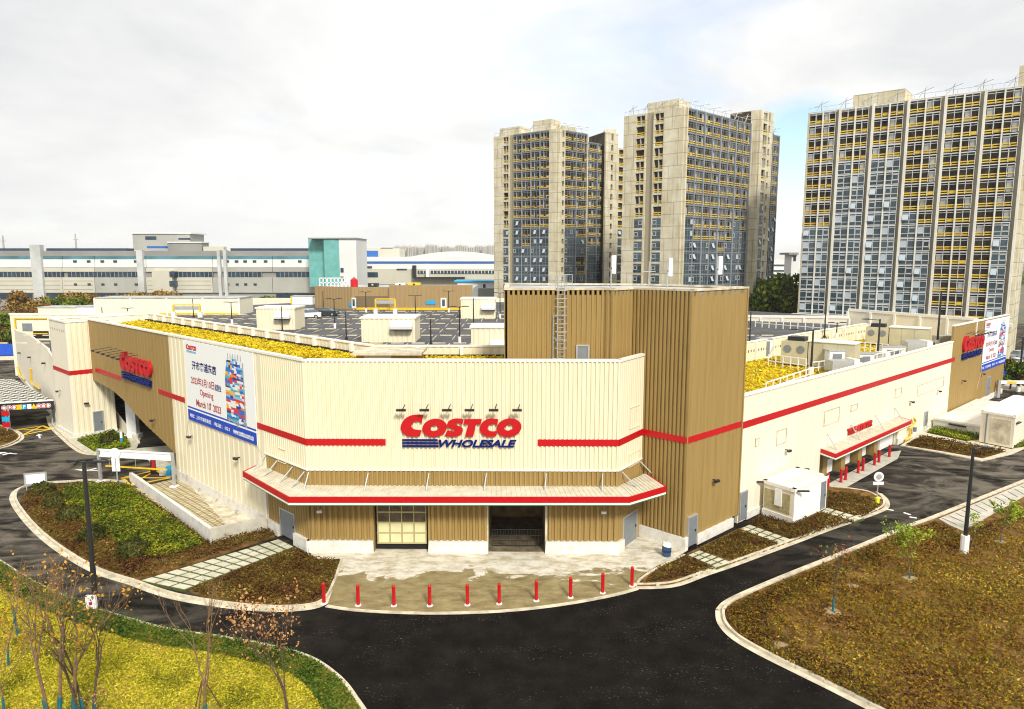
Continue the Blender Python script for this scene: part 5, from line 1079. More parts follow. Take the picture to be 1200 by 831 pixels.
# ---------------- unfinished apartment towers ----------------
M['conc_t']=mat('raw_concrete',(.56,.49,.33),.9,c2=(.70,.66,.52),scale=.35,bump=.2,bscale=1)
def panel_joints(m,h=2.9,k=.55):
    t=m.node_tree; b=t.nodes['Principled BSDF']; l=b.inputs['Base Color'].links[0].from_socket
    g=t.nodes.new('ShaderNodeNewGeometry'); sx=t.nodes.new('ShaderNodeSeparateXYZ'); t.links.new(g.outputs['Position'],sx.inputs[0])
    z=mth(t,'FRACT',mth(t,'DIVIDE',sx.outputs[2],h)); x=mth(t,'FRACT',mth(t,'DIVIDE',mth(t,'ADD',sx.outputs[0],mth(t,'MULTIPLY',mth(t,'FLOOR',mth(t,'DIVIDE',sx.outputs[2],h*3)),1.3)),3.1))
    ln=mth(t,'MAXIMUM',mth(t,'LESS_THAN',z,.055),mth(t,'MULTIPLY',mth(t,'LESS_THAN',x,.05),.8))
    mp=nd(t,'ShaderNodeMapping'); mp.inputs['Scale'].default_value=(1,1,.12); t.links.new(g.outputs['Position'],mp.inputs[0]); n=nd(t,'ShaderNodeTexNoise',Scale=.9,Detail=6.0,Roughness=.7); t.links.new(mp.outputs[0],n.inputs['Vector'])
    st=ramp(t,n.outputs[0],[(.50,(0,0,0)),(.70,(1,1,1))])
    c=t.nodes.new('ShaderNodeTexWhiteNoise'); v=t.nodes.new('ShaderNodeCombineXYZ'); t.links.new(mth(t,'FLOOR',mth(t,'DIVIDE',sx.outputs[2],h)),v.inputs[2]); t.links.new(mth(t,'FLOOR',mth(t,'DIVIDE',sx.outputs[0],3.1)),v.inputs[0]); t.links.new(v.outputs[0],c.inputs[0])
    col=mixc(t,mth(t,'MULTIPLY',c.outputs[0],.30),l,(.40,.35,.22)); col=mixc(t,mth(t,'MULTIPLY',st,.5),col,(.26,.21,.13)); col=mixc(t,mth(t,'MULTIPLY',ln,k),col,(.17,.14,.09)); t.links.new(col,b.inputs['Base Color'])
panel_joints(M['conc_t'])
M['fin']=mat('facade_fin',(.72,.70,.62),.6,var=.08,scale=.3)
M['slabedge']=mat('slab_edge',(.36,.37,.36),.85,var=.2,scale=.5)
M['slabdark']=mat('slab_edge_blue',(.15,.16,.17),.8,var=.2,scale=.5); M['findark']=mat('steel_fin',(.26,.28,.31),.6,var=.2,scale=.4)
M['frame_t']=mat('window_frame_blue_grey',(.22,.24,.26),.5)
M['frame_l']=mat('window_frame_pale',(.66,.68,.68),.5)
M['glass_t']=mat('tower_glass',(.012,.022,.03),.15,c2=(.07,.11,.13),scale=.12,spec=.45)
M['vent_t']=mat('vent_pane',(.45,.52,.58),.15)
M['interior_t']=mat('open_room',(.014,.012,.010),.9,c2=(.07,.055,.03),scale=.5)  # near-black colour paints in the shade of the unlit open rooms
M['guard']=mat('guard_board',(.72,.50,.05),.6,c2=(.55,.25,.03),scale=.22,fac=(.5,.75))
M['brown_t']=mat('brown_recess',(.34,.30,.21),.85)
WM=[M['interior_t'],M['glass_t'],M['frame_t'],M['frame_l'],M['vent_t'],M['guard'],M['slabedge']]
_wc={}
def win_geo(kind,w,h,v):
    key=(kind,round(w,2),round(h,2),v)
    if key in _wc: return _wc[key]
    r_=random.Random(hash((kind,round(w,2),v))&0xffff if False else v*31+int(w*100)+len(kind)); mb=MB(); b=lambda x0,x1,y0,y1,z0,z1,m: mb.box(x0,x1,y0,y1,z0,z1,m)
    n=max(1,round(w/1.25)); fr=3 if kind.endswith('L') else 2; t=.10 if kind.endswith('L') else .07
    if kind[0]=='o':
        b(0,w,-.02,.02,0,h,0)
        # partition walls and soffit inside the open room
        for k in range(1,n): 
            if r_.random()<.5: b(w*k/n-.1,w*k/n+.1,-.5,-.02,0,h,6)
        yf=-.62 if 'W' not in kind else -.40
        if 'W' not in kind: b(0,w,yf,yf+.06,h-.60,h-.52,fr); b(0,w,yf,yf+.06,h-.15,h+.05,fr)
        for k in range(n+1 if 'W' not in kind else 0): b(w*k/n-t/2,w*k/n+t/2,yf,yf+.08,0,h,fr)
        for k in range(n):
            x0,x1=w*k/n+.05,w*(k+1)/n-.05
            if r_.random()<.95: b(x0,x1,yf+.10,yf+.14,.16,.40,5)
            if r_.random()<.9: b(x0,x1,yf+.10,yf+.14,.66,.90,5)
            if r_.random()<.4: b(x0+.1,x0+.2,yf+.1,yf+.14,.1,.9,5)
            if r_.random()<.10: b(x0,x1,yf+.1,yf+.14,.15,.9,5)
            if r_.random()<.12: b(x0+.1,x1-.1,-.40,-.3,0,h*.8,6)
    elif kind[0]=='g':
        yf=-.60; b(0,w,yf+.03,yf+.06,0,h,1)
        for z in (.0,h*.30,h-.50): b(0,w,yf-.02,yf+.05,z-t/2,z+t/2,fr)
        b(0,w,yf-.03,yf+.06,h-.14,h+.06,fr)
        for k in range(n+1): b(w*k/n-t/2,w*k/n+t/2,yf-.02,yf+.06,0,h,fr)
        k=r_.randrange(n); x0,x1=w*k/n+.12,w*(k+1)/n-.12
        if r_.random()<.35: # casement swung out
            mb.hexa([(x0,yf-.5,h*.32),(x1,yf-.5,h*.32),(x1,yf-.46,h*.32),(x0,yf-.46,h*.32),(x0,yf-.06,h*.76),(x1,yf-.06,h*.76),(x1,yf-.02,h*.76),(x0,yf-.02,h*.76)],4)
        else:
            for z0,z1,xx0,xx1 in ((h*.33,h*.37,x0,x1),(h*.73,h*.77,x0,x1),(h*.33,h*.77,x0,x0+.06),(h*.33,h*.77,x1-.06,x1)): b(xx0,xx1,yf-.06,yf,z0,z1,3)
            if r_.random()<.3: b(x0+.06,x1-.06,yf-.03,yf,h*.37,h*.73,4)
    _wc[key]=(mb,{}); return _wc[key]
class Tower:
    def __init__(s,loc,label,cat='apartment tower'):
        s.r=empty('apartment_tower',(*loc,0),label,cat); s.w=[]
    def face(s,f,zb,zt,nf,spec,thr,kind='D',core=True):
        # spec: list of (type, width share); thr(bay index)-> number of open floors counted from the top
        tot=sum(a for _,a in spec); a=0; fh=(zt-zb)/nf; bi=0; conc=MB(); fins=MB(); sl=MB(); br=MB(); dk=MB()
        for ty,sh in spec:
            w=f.L*sh/tot; a1=a+w
            if ty=='c': conc.fbox(f,a,a1,.0,.62,0,zt)
            elif ty=='s':      # concrete strip with a small dark window per floor
                conc.fbox(f,a,a+w*.25,.0,.62,0,zt); conc.fbox(f,a+w*.75,a1,.0,.62,0,zt)
                for k in range(nf): conc.fbox(f,a+w*.25,a+w*.75,.0,.62,zb+k*fh-.6,zb+k*fh+.7); 
                conc.fbox(f,a+w*.25,a+w*.75,.0,.62,0,zb)
            elif ty=='r': br.fbox(f,a,a1,.0,.12,0,zt)
            elif ty=='f': fins.fbox(f,a,a1,.0,.95,0,zt+.3)
            elif ty=='t': (fins if kind=='L' else dk).fbox(f,a,a1,.0,.80,0,zt)
            else:              # 'w' framed by concrete, 'b' full bay of glazing
                pad=.12*w if ty=='w' else 0
                if ty=='w': conc.fbox(f,a,a+pad,.0,.62,0,zt); conc.fbox(f,a1-pad,a1,.0,.62,0,zt)
                for k in range(nf):
                    z=zb+k*fh; top=nf-1-k
                    lo=.55 if ty=='w' else .26
                    (conc if ty=='w' else sl).fbox(f,a+pad,a1-pad,.0,.58 if ty=='w' else .5,z-lo*.5,z+lo*.5)
                    kd=('oW' if ty=='w' and top<thr(bi,k) else ('o' if top<thr(bi,k) else 'g')+kind)
                    s.w.append((f,a+pad,z+lo*.5,a1-a-2*pad,fh-lo,kd,random.randrange(4)))
                (conc if ty=='w' else sl).fbox(f,a+pad,a1-pad,.0,.55,zt-.5,zt)
                if zb>1: conc.fbox(f,a+pad,a1-pad,.0,.5,0,zb-.3)
                bi+=1
            a=a1
        for mb,nm,m in ((conc,'concrete_wall','conc_t'),(fins,'facade_fins','fin'),(sl,'floor_slabs','slabedge' if kind=='L' else 'slabdark'),(br,'brown_recess','brown_t'),(dk,'facade_fins','findark')):
            if mb.v: mb.build(nm,M[m],s.r)
    def core(s,pts,zt,m='interior_t'):
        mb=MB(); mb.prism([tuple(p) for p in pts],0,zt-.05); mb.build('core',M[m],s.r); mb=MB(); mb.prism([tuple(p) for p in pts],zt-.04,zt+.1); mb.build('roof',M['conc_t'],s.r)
    def rooftop(s,x0,x1,y0,y1,z0,z1,f=None):
        mb=MB()
        if f: mb.fbox(f,x0,x1,-y1,-y0,z0,z1)
        else: mb.box(x0,x1,y0,y1,z0,z1)
        mb.build('lift_house',M['conc_t'],s.r)
    def rails(s,f,z,n=5):
        mb=MB()
        for i in range(n):
            a=f.L*(i+.5)/n; mb.tube([f.w(a,z,-.5),f.w(a+.2,z+2.0,.2)],.07,4); mb.tube([f.w(a-1.6,z+1.2,-.8),f.w(a+1.8,z+1.9,.6)],.06,4); mb.tube([f.w(a-.9,z+.2,.3),f.w(a+.5,z+2.3,.2)],.05,4)
        mb.fbox(f,0,f.L,.2,.26,z+.9,z+.97)
        for i in range(int(f.L/2)): mb.fbox(f,i*2,i*2+.06,.2,.26,z,z+.95)
        mb.build('roof_scaffolding',M['steel'],s.r,kind='stuff')
    def finish(s):
        s.w.sort(key=lambda q:(Vector(q[0].w(q[1],q[2]))-Vector((0,0,21))).length-q[3]*4)
        L=s.r.location
        for i,(f,a,z,w,h,kd,v) in enumerate(s.w):
            mb,cache=win_geo(kd,w,h,v)
            if i<100:
                key=(kd,round(w,2),round(h,2),v)
                if 'me' not in cache:
                    o=mb.build('window',WM); cache['me']=o.data; COL.objects.unlink(o); bpy.data.objects.remove(o)
                o=bpy.data.objects.new('window',cache['me']); COL.objects.link(o); o.parent=s.r; o.location=Vector(f.w(a,z))-L; o.rotation_euler=(0,0,math.atan2(f.r.y,f.r.x))
        rest=MB()
        for (f,a,z,w,h,kd,v) in s.w[100:]:
            mb,_=win_geo(kd,w,h,v); b=len(rest.v)
            rest.v+=[f.w(a+x,z+zz_,-y) for x,y,zz_ in mb.v]; rest.f+=[tuple(b+i for i in q) for q in mb.f]; rest.m+=mb.m
        if rest.v: rest.build('windows',WM,s.r,kind='stuff')
# tower at the right: long glazed face, left end far, right end near
a3=Vector((70.4,172.0)); b3=Vector((103.0,145.0)); n3=Vector((.64,.77))
T3=Tower((85,158),'tall unfinished apartment slab at the right with a glass grid and yellow guard boards')
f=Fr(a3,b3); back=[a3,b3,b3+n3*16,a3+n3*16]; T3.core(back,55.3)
spec=[('c',.35)]
for i in range(6): spec+=[('b',2.9),('t',.22),('b',2.6),('r',.75),('f',.42)]
thr3=lambda bi,k:[9,9,4,5,4,5,9,9,15,16,16,9][bi%12]-(1 if random.random()<.12 else 0)+(1 if random.random()<.1 else 0)
T3.face(f,8.0,55.2,16,spec,thr3,'L')
fe=Fr(b3,b3+n3*16); T3.face(fe,8.0,55.2,16,[('c',5),('s',2),('c',4),('w',3),('c',4)],lambda b,k:9,'L')
T3.rooftop(f.L*.22,f.L*.47,1,9,55.2,58.2,f); T3.rooftop(f.L*.95,f.L*1.0,1,10,55.2,59.5,f); T3.rails(f,55.4,8)
mb=MB(); mb.fbox(f,-1,f.L+1,.62,2.2,7.3,7.9); mb.build('podium_ledge',M['fin'],T3.r); T3.finish()
# middle tower
c2=Vector((41.5,173.8)); l2=Vector((28.9,184.9)); r2=Vector((64.4,195.0))
T2=Tower((48,190),'tallest unfinished concrete apartment tower in the middle with a wide glazed side')
fl=Fr(l2,c2); fr2=Fr(c2,r2); zt2=57.0
T2.core([l2,c2,r2,r2+(l2-c2)],zt2)
T2.face(fl,6.0,zt2,18,[('c',3.0),('w',2.9),('r',1.9),('w',2.9),('c',4.6)],lambda b,k:9)
thr2=lambda bi,k:[9,11,11,11,13,11,9,10][bi%8]-(1 if random.random()<.15 else 0)
sp2=[]
for i in range(4): sp2+=[('b',3.1),('t',.18),('b',3.4),('t',.4)]
T2.face(fr2,6.0,zt2,18,[('c',.5)]+sp2+[('c',.8)],thr2)
ur2=(r2-c2).normalized(); ul2=(l2-c2).normalized()
p=r2-ul2*2.0; q=p+ur2*7.0; f3=Fr(p,q); mb=MB(); T2.core([p,q,q+ul2*8,p+ul2*8],zt2+3.5)
T2.face(f3,6.0,zt2+3.5,18,[('c',1.2),('w',2.6),('s',1.8),('c',1.2)],lambda b,k:8)
fq=Fr(p+ul2*2.0,p); mb=MB(); mb.fbox(fq,0,fq.L,.0,.3,0,zt2+3.5); mb.build('concrete_wall',M['conc_t'],T2.r)
p4=q+ul2*1.5; f4=Fr(p4,p4+ur2*7); T2.core([p4,p4+ur2*7,p4+ur2*7+ul2*8,p4+ul2*8],zt2-1.5); T2.face(f4,6.0,zt2-1.5,18,[('b',3),('t',.2),('b',3),('t',.3)],lambda b,k:8)
T2.rooftop(fl.L*.35,fl.L*.85,1,7,zt2,zt2+2.6,fl); T2.rails(fl,zt2+.1,4); T2.rails(fr2,zt2+.1,6); T2.rails(f4,zt2-1.4,2); T2.finish()
# left tower with a wing behind
c1=Vector((13.3,213)); l1=Vector((-5.4,227)); r1_=Vector((23.0,221.5)); z1t=59.0
T1=Tower((8,222),'shorter unfinished concrete apartment tower at the left with yellow guard boards')
fl=Fr(l1,c1); f2_=Fr(c1,r1_); T1.core([l1,c1,r1_,r1_+(l1-c1)],z1t)
T1.face(fl,5.0,z1t,19,[('c',3.2),('w',2.4),('r',1.5),('b',2.9),('t',.2),('b',2.9),('t',.2),('b',2.9),('t',.2),('b',2.9),('c',2.2)],lambda b,k:[9,9,11,9,9][b%5]+(1 if random.random()<.2 else 0))
T1.face(f2_,5.0,z1t,19,[('c',1.0),('s',1.3),('b',3.6),('t',.2),('b',3.6),('c',.4)],lambda b,k:10+(b==1)*9*(random.random()<.6))
T1.rooftop(fl.L*.05,fl.L*.38,1,7,z1t,z1t+2.6,fl); T1.rooftop(fl.L*.6,fl.L*.88,1,6,z1t,z1t+3.4,fl); T1.rooftop(f2_.L*.25,f2_.L*.7,1,5,z1t,z1t+1.6,f2_); T1.rails(fl,z1t+.1,4); T1.rails(f2_,z1t+.1,4); T1.finish()
T4=Tower((32,238),'narrow unfinished concrete wing half hidden between the two left apartment towers')
w0=Vector((GY(686,200,229)[0],229)); w1=Vector((GY(710,200,236)[0],236)); w2=Vector((GY(737,200,246)[0],246))
f=Fr(w0,w1); T4.face(f,5,58,18,[('b',3.2),('t',.2),('b',3.2)],lambda b,k:11); T4.core([w0,w1,w1+Vector((-6,10)),w0+Vector((-6,10))],58)
wa=Vector((GY(708,200,232)[0],232)); wb_=Vector((GY(722,200,236)[0],236)); f=Fr(wa,wb_); T4.face(f,5,61.5,18,[('c',1.4),('s',1.4),('c',1.2)],lambda b,k:9); T4.core([wa,wb_,wb_+Vector((-2,10)),wa+Vector((-4,10))],61.5)
wc_=Vector((GY(719,200,238)[0],238)); wd=Vector((GY(740,200,243)[0],243)); f=Fr(wc_,wd); T4.face(f,5,57.5,18,[('c',.8),('w',3.6),('c',1.2)],lambda b,k:9); T4.core([wc_,wd,wd+Vector((-2,10)),wc_+Vector((-4,10))],57.5)
T4.rooftop(wa.x+.5,wb_.x-.3,wa.y+4,wa.y+8,61.5,63); T4.finish()
# ---------------- distant industrial buildings ----------------
def R4(px0,px1,py0,py1,Y): (x0,z1),(x1,_)=GY(px0,py0,Y),GY(px1,py0,Y); z0=GY(px0,py1,Y)[1]; return x0,x1,max(0,z0),z1
M['fac_light']=mat('factory_light',(.52,.50,.41),.7,var=.08,scale=.08); M['fac_grey']=mat('factory_grey',(.25,.25,.235),.7,var=.12,scale=.08); M['fac_mid']=mat('factory_mid',(.37,.365,.33),.7,var=.10,scale=.08)
M['fac_white']=mat('factory_white',(.70,.71,.70),.6,var=.06,scale=.05); M['fac_pil']=mat('factory_pilaster',(.50,.51,.50),.7,var=.15,scale=.2); M['teal']=mat('teal_panel',(.14,.40,.38),.5,var=.12,scale=.5); M['tealband']=mat('teal_band',(.08,.20,.24),.5,var=.3,scale=.1); M['bandblue']=mat('blue_band_far',(.02,.12,.42),.5)
M['winfar']=mat('far_window',(.025,.05,.08),.2,var=.4,scale=.3); M['solar']=mat('solar_panel',(.03,.05,.09),.3)
YF=290
fac=empty('factory_building',(GY(180,360,YF)[0],YF,0),'very long grey and white factory with a teal band behind the trees','factory')
def fbox_(px0,px1,py0,py1,Y,m,nm,parent,dp=1,proud=0):
    x0,x1,z0,z1=R4(px0,px1,py0,py1,Y); mb=MB(); mb.box(x0,x1,Y-proud,Y+dp,z0,z1); return mb.build(nm,M[m],parent)
fbox_(-60,376,294,372,YF,'fac_grey','wall',fac,40)
secs=[(-60,74,'fac_light'),(74,112,'fac_light'),(112,172,'fac_mid'),(172,250,'fac_light'),(250,320,'fac_mid'),(320,376,'fac_mid')]
for a,b,m in secs:
    fbox_(a,b-.6,300,304,YF,'tealband','teal_band',fac,.5,.5)
    fbox_(a,b-.6,304,313.5,YF,'fac_white','white_panel',fac,.5,.6)
    fbox_(a,b-.6,314,318.5,YF,m,'wall_panel',fac,.5,.7)
    fbox_(a,b-.6,325,343,YF,m,'wall_panel',fac,.5,.7)
    if m=='fac_light': 
        for yy in (329,334,339): fbox_(a+2,b-2,yy,yy+.5,YF,'fac_grey','panel_joint',fac,.5,.75)
for a,b in ((-60,40),(52,75),(80,162),(205,250),(267,307),(324,373)):
    w_=fbox_(a,b,319,324.5,YF,'winfar','window_strip',fac,.5,.5)
    for i in range(int((b-a)/5)): fbox_(a+i*5+4.6,a+i*5+5,319,324.5,YF,'fac_mid','mullion',w_,.2,.6)
for a,b in ((-60,38),(55,76),(95,158),(324,372)): fbox_(a,b,344.5,350,YF,'winfar','window_strip',fac,.5,.5)
for a,b,m,t in ((38,50,'fac_pil',287),(162,169,'fac_pil',293),(256,259.5,'fac_pil',293),(263,266.5,'fac_pil',293)): fbox_(a,b,t,362 if m!='x' else 360,YF,m,'pilaster',fac,.5,2)
fbox_(182,205,317,355,YF,'fac_light','stair_bay',fac,.5,3); 
for py in (318,329,343): fbox_(203,209,py,py+6,YF,'winfar','window',fac,.3,3.4)
for i,px in enumerate((87,103,119,134,158,265,276,286,297,310,330,350)): 
    fbox_(px,px+4,305,307.5,YF,'winfar','window',fac,.3,.9)
    if px<310: fbox_(px+1,px+4.5,332,334.5,YF,'winfar','window',fac,.3,.9)
for a,b in ((-20,34),(54,148),(270,372)): fbox_(a,b,291,294,YF+6,'solar','solar_array',fac,6)
rp_=empty('plant_room',(GY(190,290,YF+12)[0],YF+12,GY(190,294,YF)[1]),'grey rooftop plant room above the long factory block','plant room')
fbox_(155,222,273,293,YF+12,'fac_mid','wall',rp_,14); fbox_(154,224,272.5,274,YF+11.5,'fac_white','roof',rp_,15); fbox_(170,183,277,281,YF+11.9,'winfar','window',rp_,.3); fbox_(209,223,279,281,YF+11.9,'winfar','window',rp_,.3)
rp_=empty('plant_room',(GY(215,290,YF+4)[0],YF+4,GY(190,294,YF)[1]),'low grey box in front of the larger rooftop plant room','plant room'); fbox_(196,236,284,295,YF+4,'fac_grey','wall',rp_,7); fbox_(195.5,236.5,283.3,284.6,YF+3.6,'fac_white','roof',rp_,8); fbox_(172,194,288.5,291,YF+3,'bandblue','blue_duct',rp_,2); fbox_(238,262,289,295,YF+4,'fac_light','side_unit',rp_,3)
tw=empty('stair_tower',(GY(390,330,275)[0],275,0),'teal and white stair tower at the right end of the factory block','tower')
fbox_(361,379,279.5,336,280,'teal','side_wall',tw,16); fbox_(379,397,279,336,275,'teal','teal_wall',tw,20); fbox_(397,417,279.5,336,275,'fac_white','white_wall',tw,20); fbox_(361,417.5,278.6,280,274.6,'fac_grey','roof_edge',tw,20,.2)
for py in (314,324): fbox_(399,402.5,py,py+5,274.8,'winfar','window',tw,.3,.1)
Y5=360; wf=empty('factory_building',(GY(500,330,Y5)[0],Y5,0),'pale factory with a blue stripe between the teal tower and the apartment blocks','factory')
fbox_(414,640,301,345,Y5,'fac_white','wall',wf,60); fbox_(414,640,306.3,308.7,Y5,'bandblue','blue_stripe',wf,.3,.3); fbox_(414,640,315,333,Y5,'fac_light','wall_panel',wf,.3,.4); w_=fbox_(490,600,317.3,320.5,Y5,'winfar','window_strip',wf,.3,.8)
for i in range(22): fbox_(492+i*4,492.7+i*4,317.3,320.5,Y5,'fac_white','mullion',w_,.2,1.0)
fbox_(421,443,319,324.5,Y5,'winfar','window_strip',wf,.3,.8); fbox_(430,436,312,313.6,Y5,'winfar','window',wf,.3,.8); fbox_(465,477,315,316.3,Y5,'winfar','window',wf,.3,.8)
fbox_(484,488,311,326,Y5,'dark','duct',wf,.3,3); fbox_(488,545,324.5,326.3,Y5,'dark','pipe_bridge',wf,.3,4); fbox_(500,504,316,325,Y5,'fac_white','duct',wf,.3,4)
b5=empty('factory_building',(GY(440,300,Y5+30)[0],Y5+30,0),'cream building with two blue panels showing above the striped factory','factory'); fbox_(415,468,291,306,Y5+30,'fac_light','wall',b5,20); fbox_(417,427,294,302,Y5+30,'bandblue','blue_panel',b5,.3,.3); fbox_(430,443,294,302,Y5+30,'bandblue','blue_panel',b5,.3,.3); fbox_(446,460,290,291.5,Y5+30,'fac_mid','roof_unit',b5,5)
b6=empty('shed',(GY(560,335,250)[0],250,0),'white shed with a thin blue roof line left of the apartment towers','shed'); fbox_(536,600,330.5,338,250,'fac_white','wall',b6,15); fbox_(532,600,329,330.7,250,'cyanp','roof_line',b6,15,.5); fbox_(566,569,333,337.5,250,'winfar','door',b6,.3,.1); fbox_(554,600,338,348,249,'fac_grey','lower_wall',b6,15)
mz=empty('hangar_roof',(GY(520,300,500)[0],500,0),'wide shallow-curved white hangar roof beyond the striped factory','hangar'); 
mb=MB(); x0,x1,_,_=R4(470,600,296,305,500); zc_=GY(500,303,500)[1]; mb.add([(x0+(x1-x0)*i/16,500,zc_+5*math.sin(math.pi*i/16)) for i in range(17)]+[(x0+(x1-x0)*i/16,560,zc_+5*math.sin(math.pi*i/16)) for i in range(17)],[(i,i+1,18+i,17+i) for i in range(16)]+[tuple(range(16,-1,-1))]); mb.build('roof',M['fac_white'],mz); mb=MB(); mb.box(x0,x1,500,560,0,zc_); mb.build('wall',M['fac_white'],mz)
# far housing blocks on the horizon
rr=random.Random(11); px=462; k=0; M['farblock']=mat('far_block',(.52,.50,.46),.9,var=.1,scale=.02)
FB='pale housing block on the horizon, '
while px<592:
    w=rr.uniform(5,8); t=rr.uniform(286.5,289.5); Y=1500+rr.uniform(-80,80); r=empty('housing_block',(GY(px,300,Y)[0],Y,0),FB+(ORD[k] if k<20 else 'last')+' from the left','housing block','pale housing blocks on the horizon')
    fbox_(px,px+w,t,304,Y,'farblock','wall',r,40); fbox_(px+w*.3,px+w*.6,t-1.3,t,Y+5,'farblock','roof_box',r,10)
    for j in range(3): fbox_(px+w*(.12+j*.3),px+w*(.26+j*.3),t+1.2,300,Y,'fac_grey','window_strip',r,1,1)
    px+=w+rr.uniform(.3,1.2); k+=1
gw=empty('office_building',(GY(915,330,520)[0],520,0),'white banded building seen in the gap between the two right towers','building'); fbox_(895,938,306,333,520,'fac_white','wall',gw,30)
for py in (310,316.5,322,327.5): 
    fbox_(897,936,py,py+1.6,520,'winfar','window_strip',gw,.5,.5)
fbox_(905,920,304,306,525,'fac_light','roof_box',gw,8)
gh=empty('hut',(GY(915,358,190)[0],190,0),'low hut with a rusty red roof in the gap between the towers','hut'); fbox_(898,936,357,366,190,'fac_light','wall',gh,8); M['rust']=mat('rust_roof',(.30,.10,.06),.7,var=.2,scale=.5); fbox_(896,930,353.5,357,189,'rust','roof',gh,10)
gt=empty('water_tower',(GY(930,300,230)[0],230,0),'slim pale tower block with an overhanging top beside the right apartment slab','tower'); fbox_(928,937,298,352,230,'fac_white','shaft',gt,6); fbox_(924.5,936,296,298.5,229,'fac_grey','top',gt,8); fbox_(930,933,300,306,229.9,'winfar','window',gt,.3)
for px,h,l in ((88,274,'thin lattice mast on the skyline above the factory roof'),(3,276,'pale stack on the skyline at the far left')):
    Y=600; x,zt=GY(px,h,Y); r=empty('mast',(x,Y,0),l,'mast'); 
    mb=MB(); mb.tube([(x,Y,0),(x,Y,zt)],[1.4,.5],6); mb.build('shaft',M['fac_mid'],r); mb=MB(); mb.box(x-2,x+2,Y-.3,Y+.3,zt-5,zt-4.4); mb.build('crossarm',M['fac_mid'],r)
# ---------------- trees ----------------
def limb(mb,p,d,L,r,depth,tips,rr,spread=.5,up=.25):
    n=3; pts=[p]; q=p; dd=d
    for i in range(n):
        dd=(dd+Vector((rr.uniform(-.18,.18),rr.uniform(-.18,.18),rr.uniform(-.05,.15)*up*3))).normalized(); q=q+dd*L/n; pts.append(q)
    mb.tube([tuple(x) for x in pts],[r*(1-.45*i/n) for i in range(n+1)],5 if r>.02 else 3,cap=False)
    if depth==0: tips.append(q); return
    k=rr.choice((2,3)) 
    for i in range(k):
        a=rr.uniform(0,2*math.pi); s=spread*rr.uniform(.6,1.3); nd_=(dd+Vector((math.cos(a)*s,math.sin(a)*s,up*rr.uniform(0,1)))).normalized()
        st=pts[rr.choice((2,3,3))]; limb(mb,st,nd_,L*rr.uniform(.6,.85),r*.55,depth-1,tips,rr,spread,up)
    tips.append(q)
def tree(name,loc,h,label,stems=1,seed=1,leaf='leaf_gold',nl=150,ls=.09,wrap=.8,stakes=True,bark='bark',spread=.5,depth=4,cat='tree',lean=.12,group=None,first=.35,lr=.25,low=False):
    rr=random.Random(seed); x,y=loc; r=empty(name,(x,y,.08),label,cat,group); tips=[]
    for s in range(stems):
        a=2*math.pi*s/stems+rr.random(); off=Vector((math.cos(a),math.sin(a),0))*(.12+.1*s if stems>1 else 0); p=Vector((x,y,.05))+off; d=Vector((off.x*lean*6+rr.uniform(-lean,lean),off.y*lean*4,1)).normalized(); mb=MB()
        rad=.0135*h*(.85 if stems>1 else 1); hl=h*first*rr.uniform(.85,1.15); q=p+d*hl
        mb.tube([tuple(p),tuple(p.lerp(q,.5)+Vector((rr.uniform(-.04,.04),0,0))),tuple(q)],[rad,rad*.85,rad*.75],7)
        k=3
        for i in range(k):
            a2=rr.uniform(0,6.28); dd=(d+Vector((math.cos(a2),math.sin(a2),0))*spread*rr.uniform(.4,.9)).normalized() if i else d
            limb(mb,q if i<2 else p.lerp(q,.8),dd,h*(1-first)*.42,rad*.6,depth-1,tips,rr,spread)
        t=mb.build('trunk',M[bark],r)
        if wrap: w=MB(); w.tube([tuple(p),tuple(p+d*wrap)],[rad*1.25,rad*1.15],8); w.build('trunk_wrap',M['wrap'],r)
    if nl:
        T=np.array([tuple(t) for t in tips]); idx=rng.integers(0,len(T),nl); C=T[idx]+rng.normal(size=(nl,3))*lr*h/5
        leafmesh('crown',C,ls,M[leaf],parent=r,off=(x,y,.08),flat=1,aspect=.65)
    if stakes:
        for i in range(3):
            a=2*math.pi*i/3+.5; mb=MB(); mb.tube([(x+math.cos(a)*.75,y+math.sin(a)*.75,.05),(x+math.cos(a)*.08,y+math.sin(a)*.08,min(1.7,h*.35))],.028,5); mb.build('stake',M['wood'],r)
    return r
def tp(px,py): return G(px,py,.1)
tree('bare_tree',tp(66,852),7.6,'bare twin-stemmed tree with blue trunk wraps, leftmost large tree on the near lawn',2,3,'leaf_gold',90,.07,1.5,False,depth=5,spread=.34,first=.46)
tree('bare_tree',tp(86,846),7.2,'tall single-stemmed tree with orange leaves before the left street lamp',1,8,'leaf_gold',210,.08,1.3,False,depth=5,spread=.42,first=.42)
tree('bare_tree',tp(105,842),6.0,'dark many-stemmed young tree with a blue wrap under the left street lamp',3,12,'leaf_gold',110,.085,1.0,False,bark='darkbark',depth=4,spread=.5,first=.42,lean=.16)
tree('bare_tree',tp(240,836),5.9,'leafless tree with a forked crown alone on the near lawn, left of the dry-leaved one',1,21,'leaf_dry',6,.06,.5,True,depth=5,spread=.27,first=.25,bark='bark')
tree('dry_tree',tp(338,842),5.6,'slender tree with dry pinkish-brown leaves by the hedge end',1,31,'leaf_dry',560,.075,.4,False,depth=4,spread=.36,first=.25,bark='darkbark',lr=.32)
tree('young_tree',tp(21,744),3.8,'staked sapling with a blue wrap near the kerb at the left edge',1,41,'leaf_gold',150,.07,1.5,True,depth=4,spread=.55,first=.4)
tree('young_tree',tp(75,748),3.6,'thin sapling with a blue wrap beside the hedge left of the street lamp',1,42,'leaf_gold',50,.06,.8,False,depth=4,spread=.5,first=.4)
tree('young_tree',tp(10,782),3.4,'small bushy sapling at the left edge of the near lawn',1,43,'leaf_gold',260,.07,1.0,False,depth=4,spread=.6,first=.35)
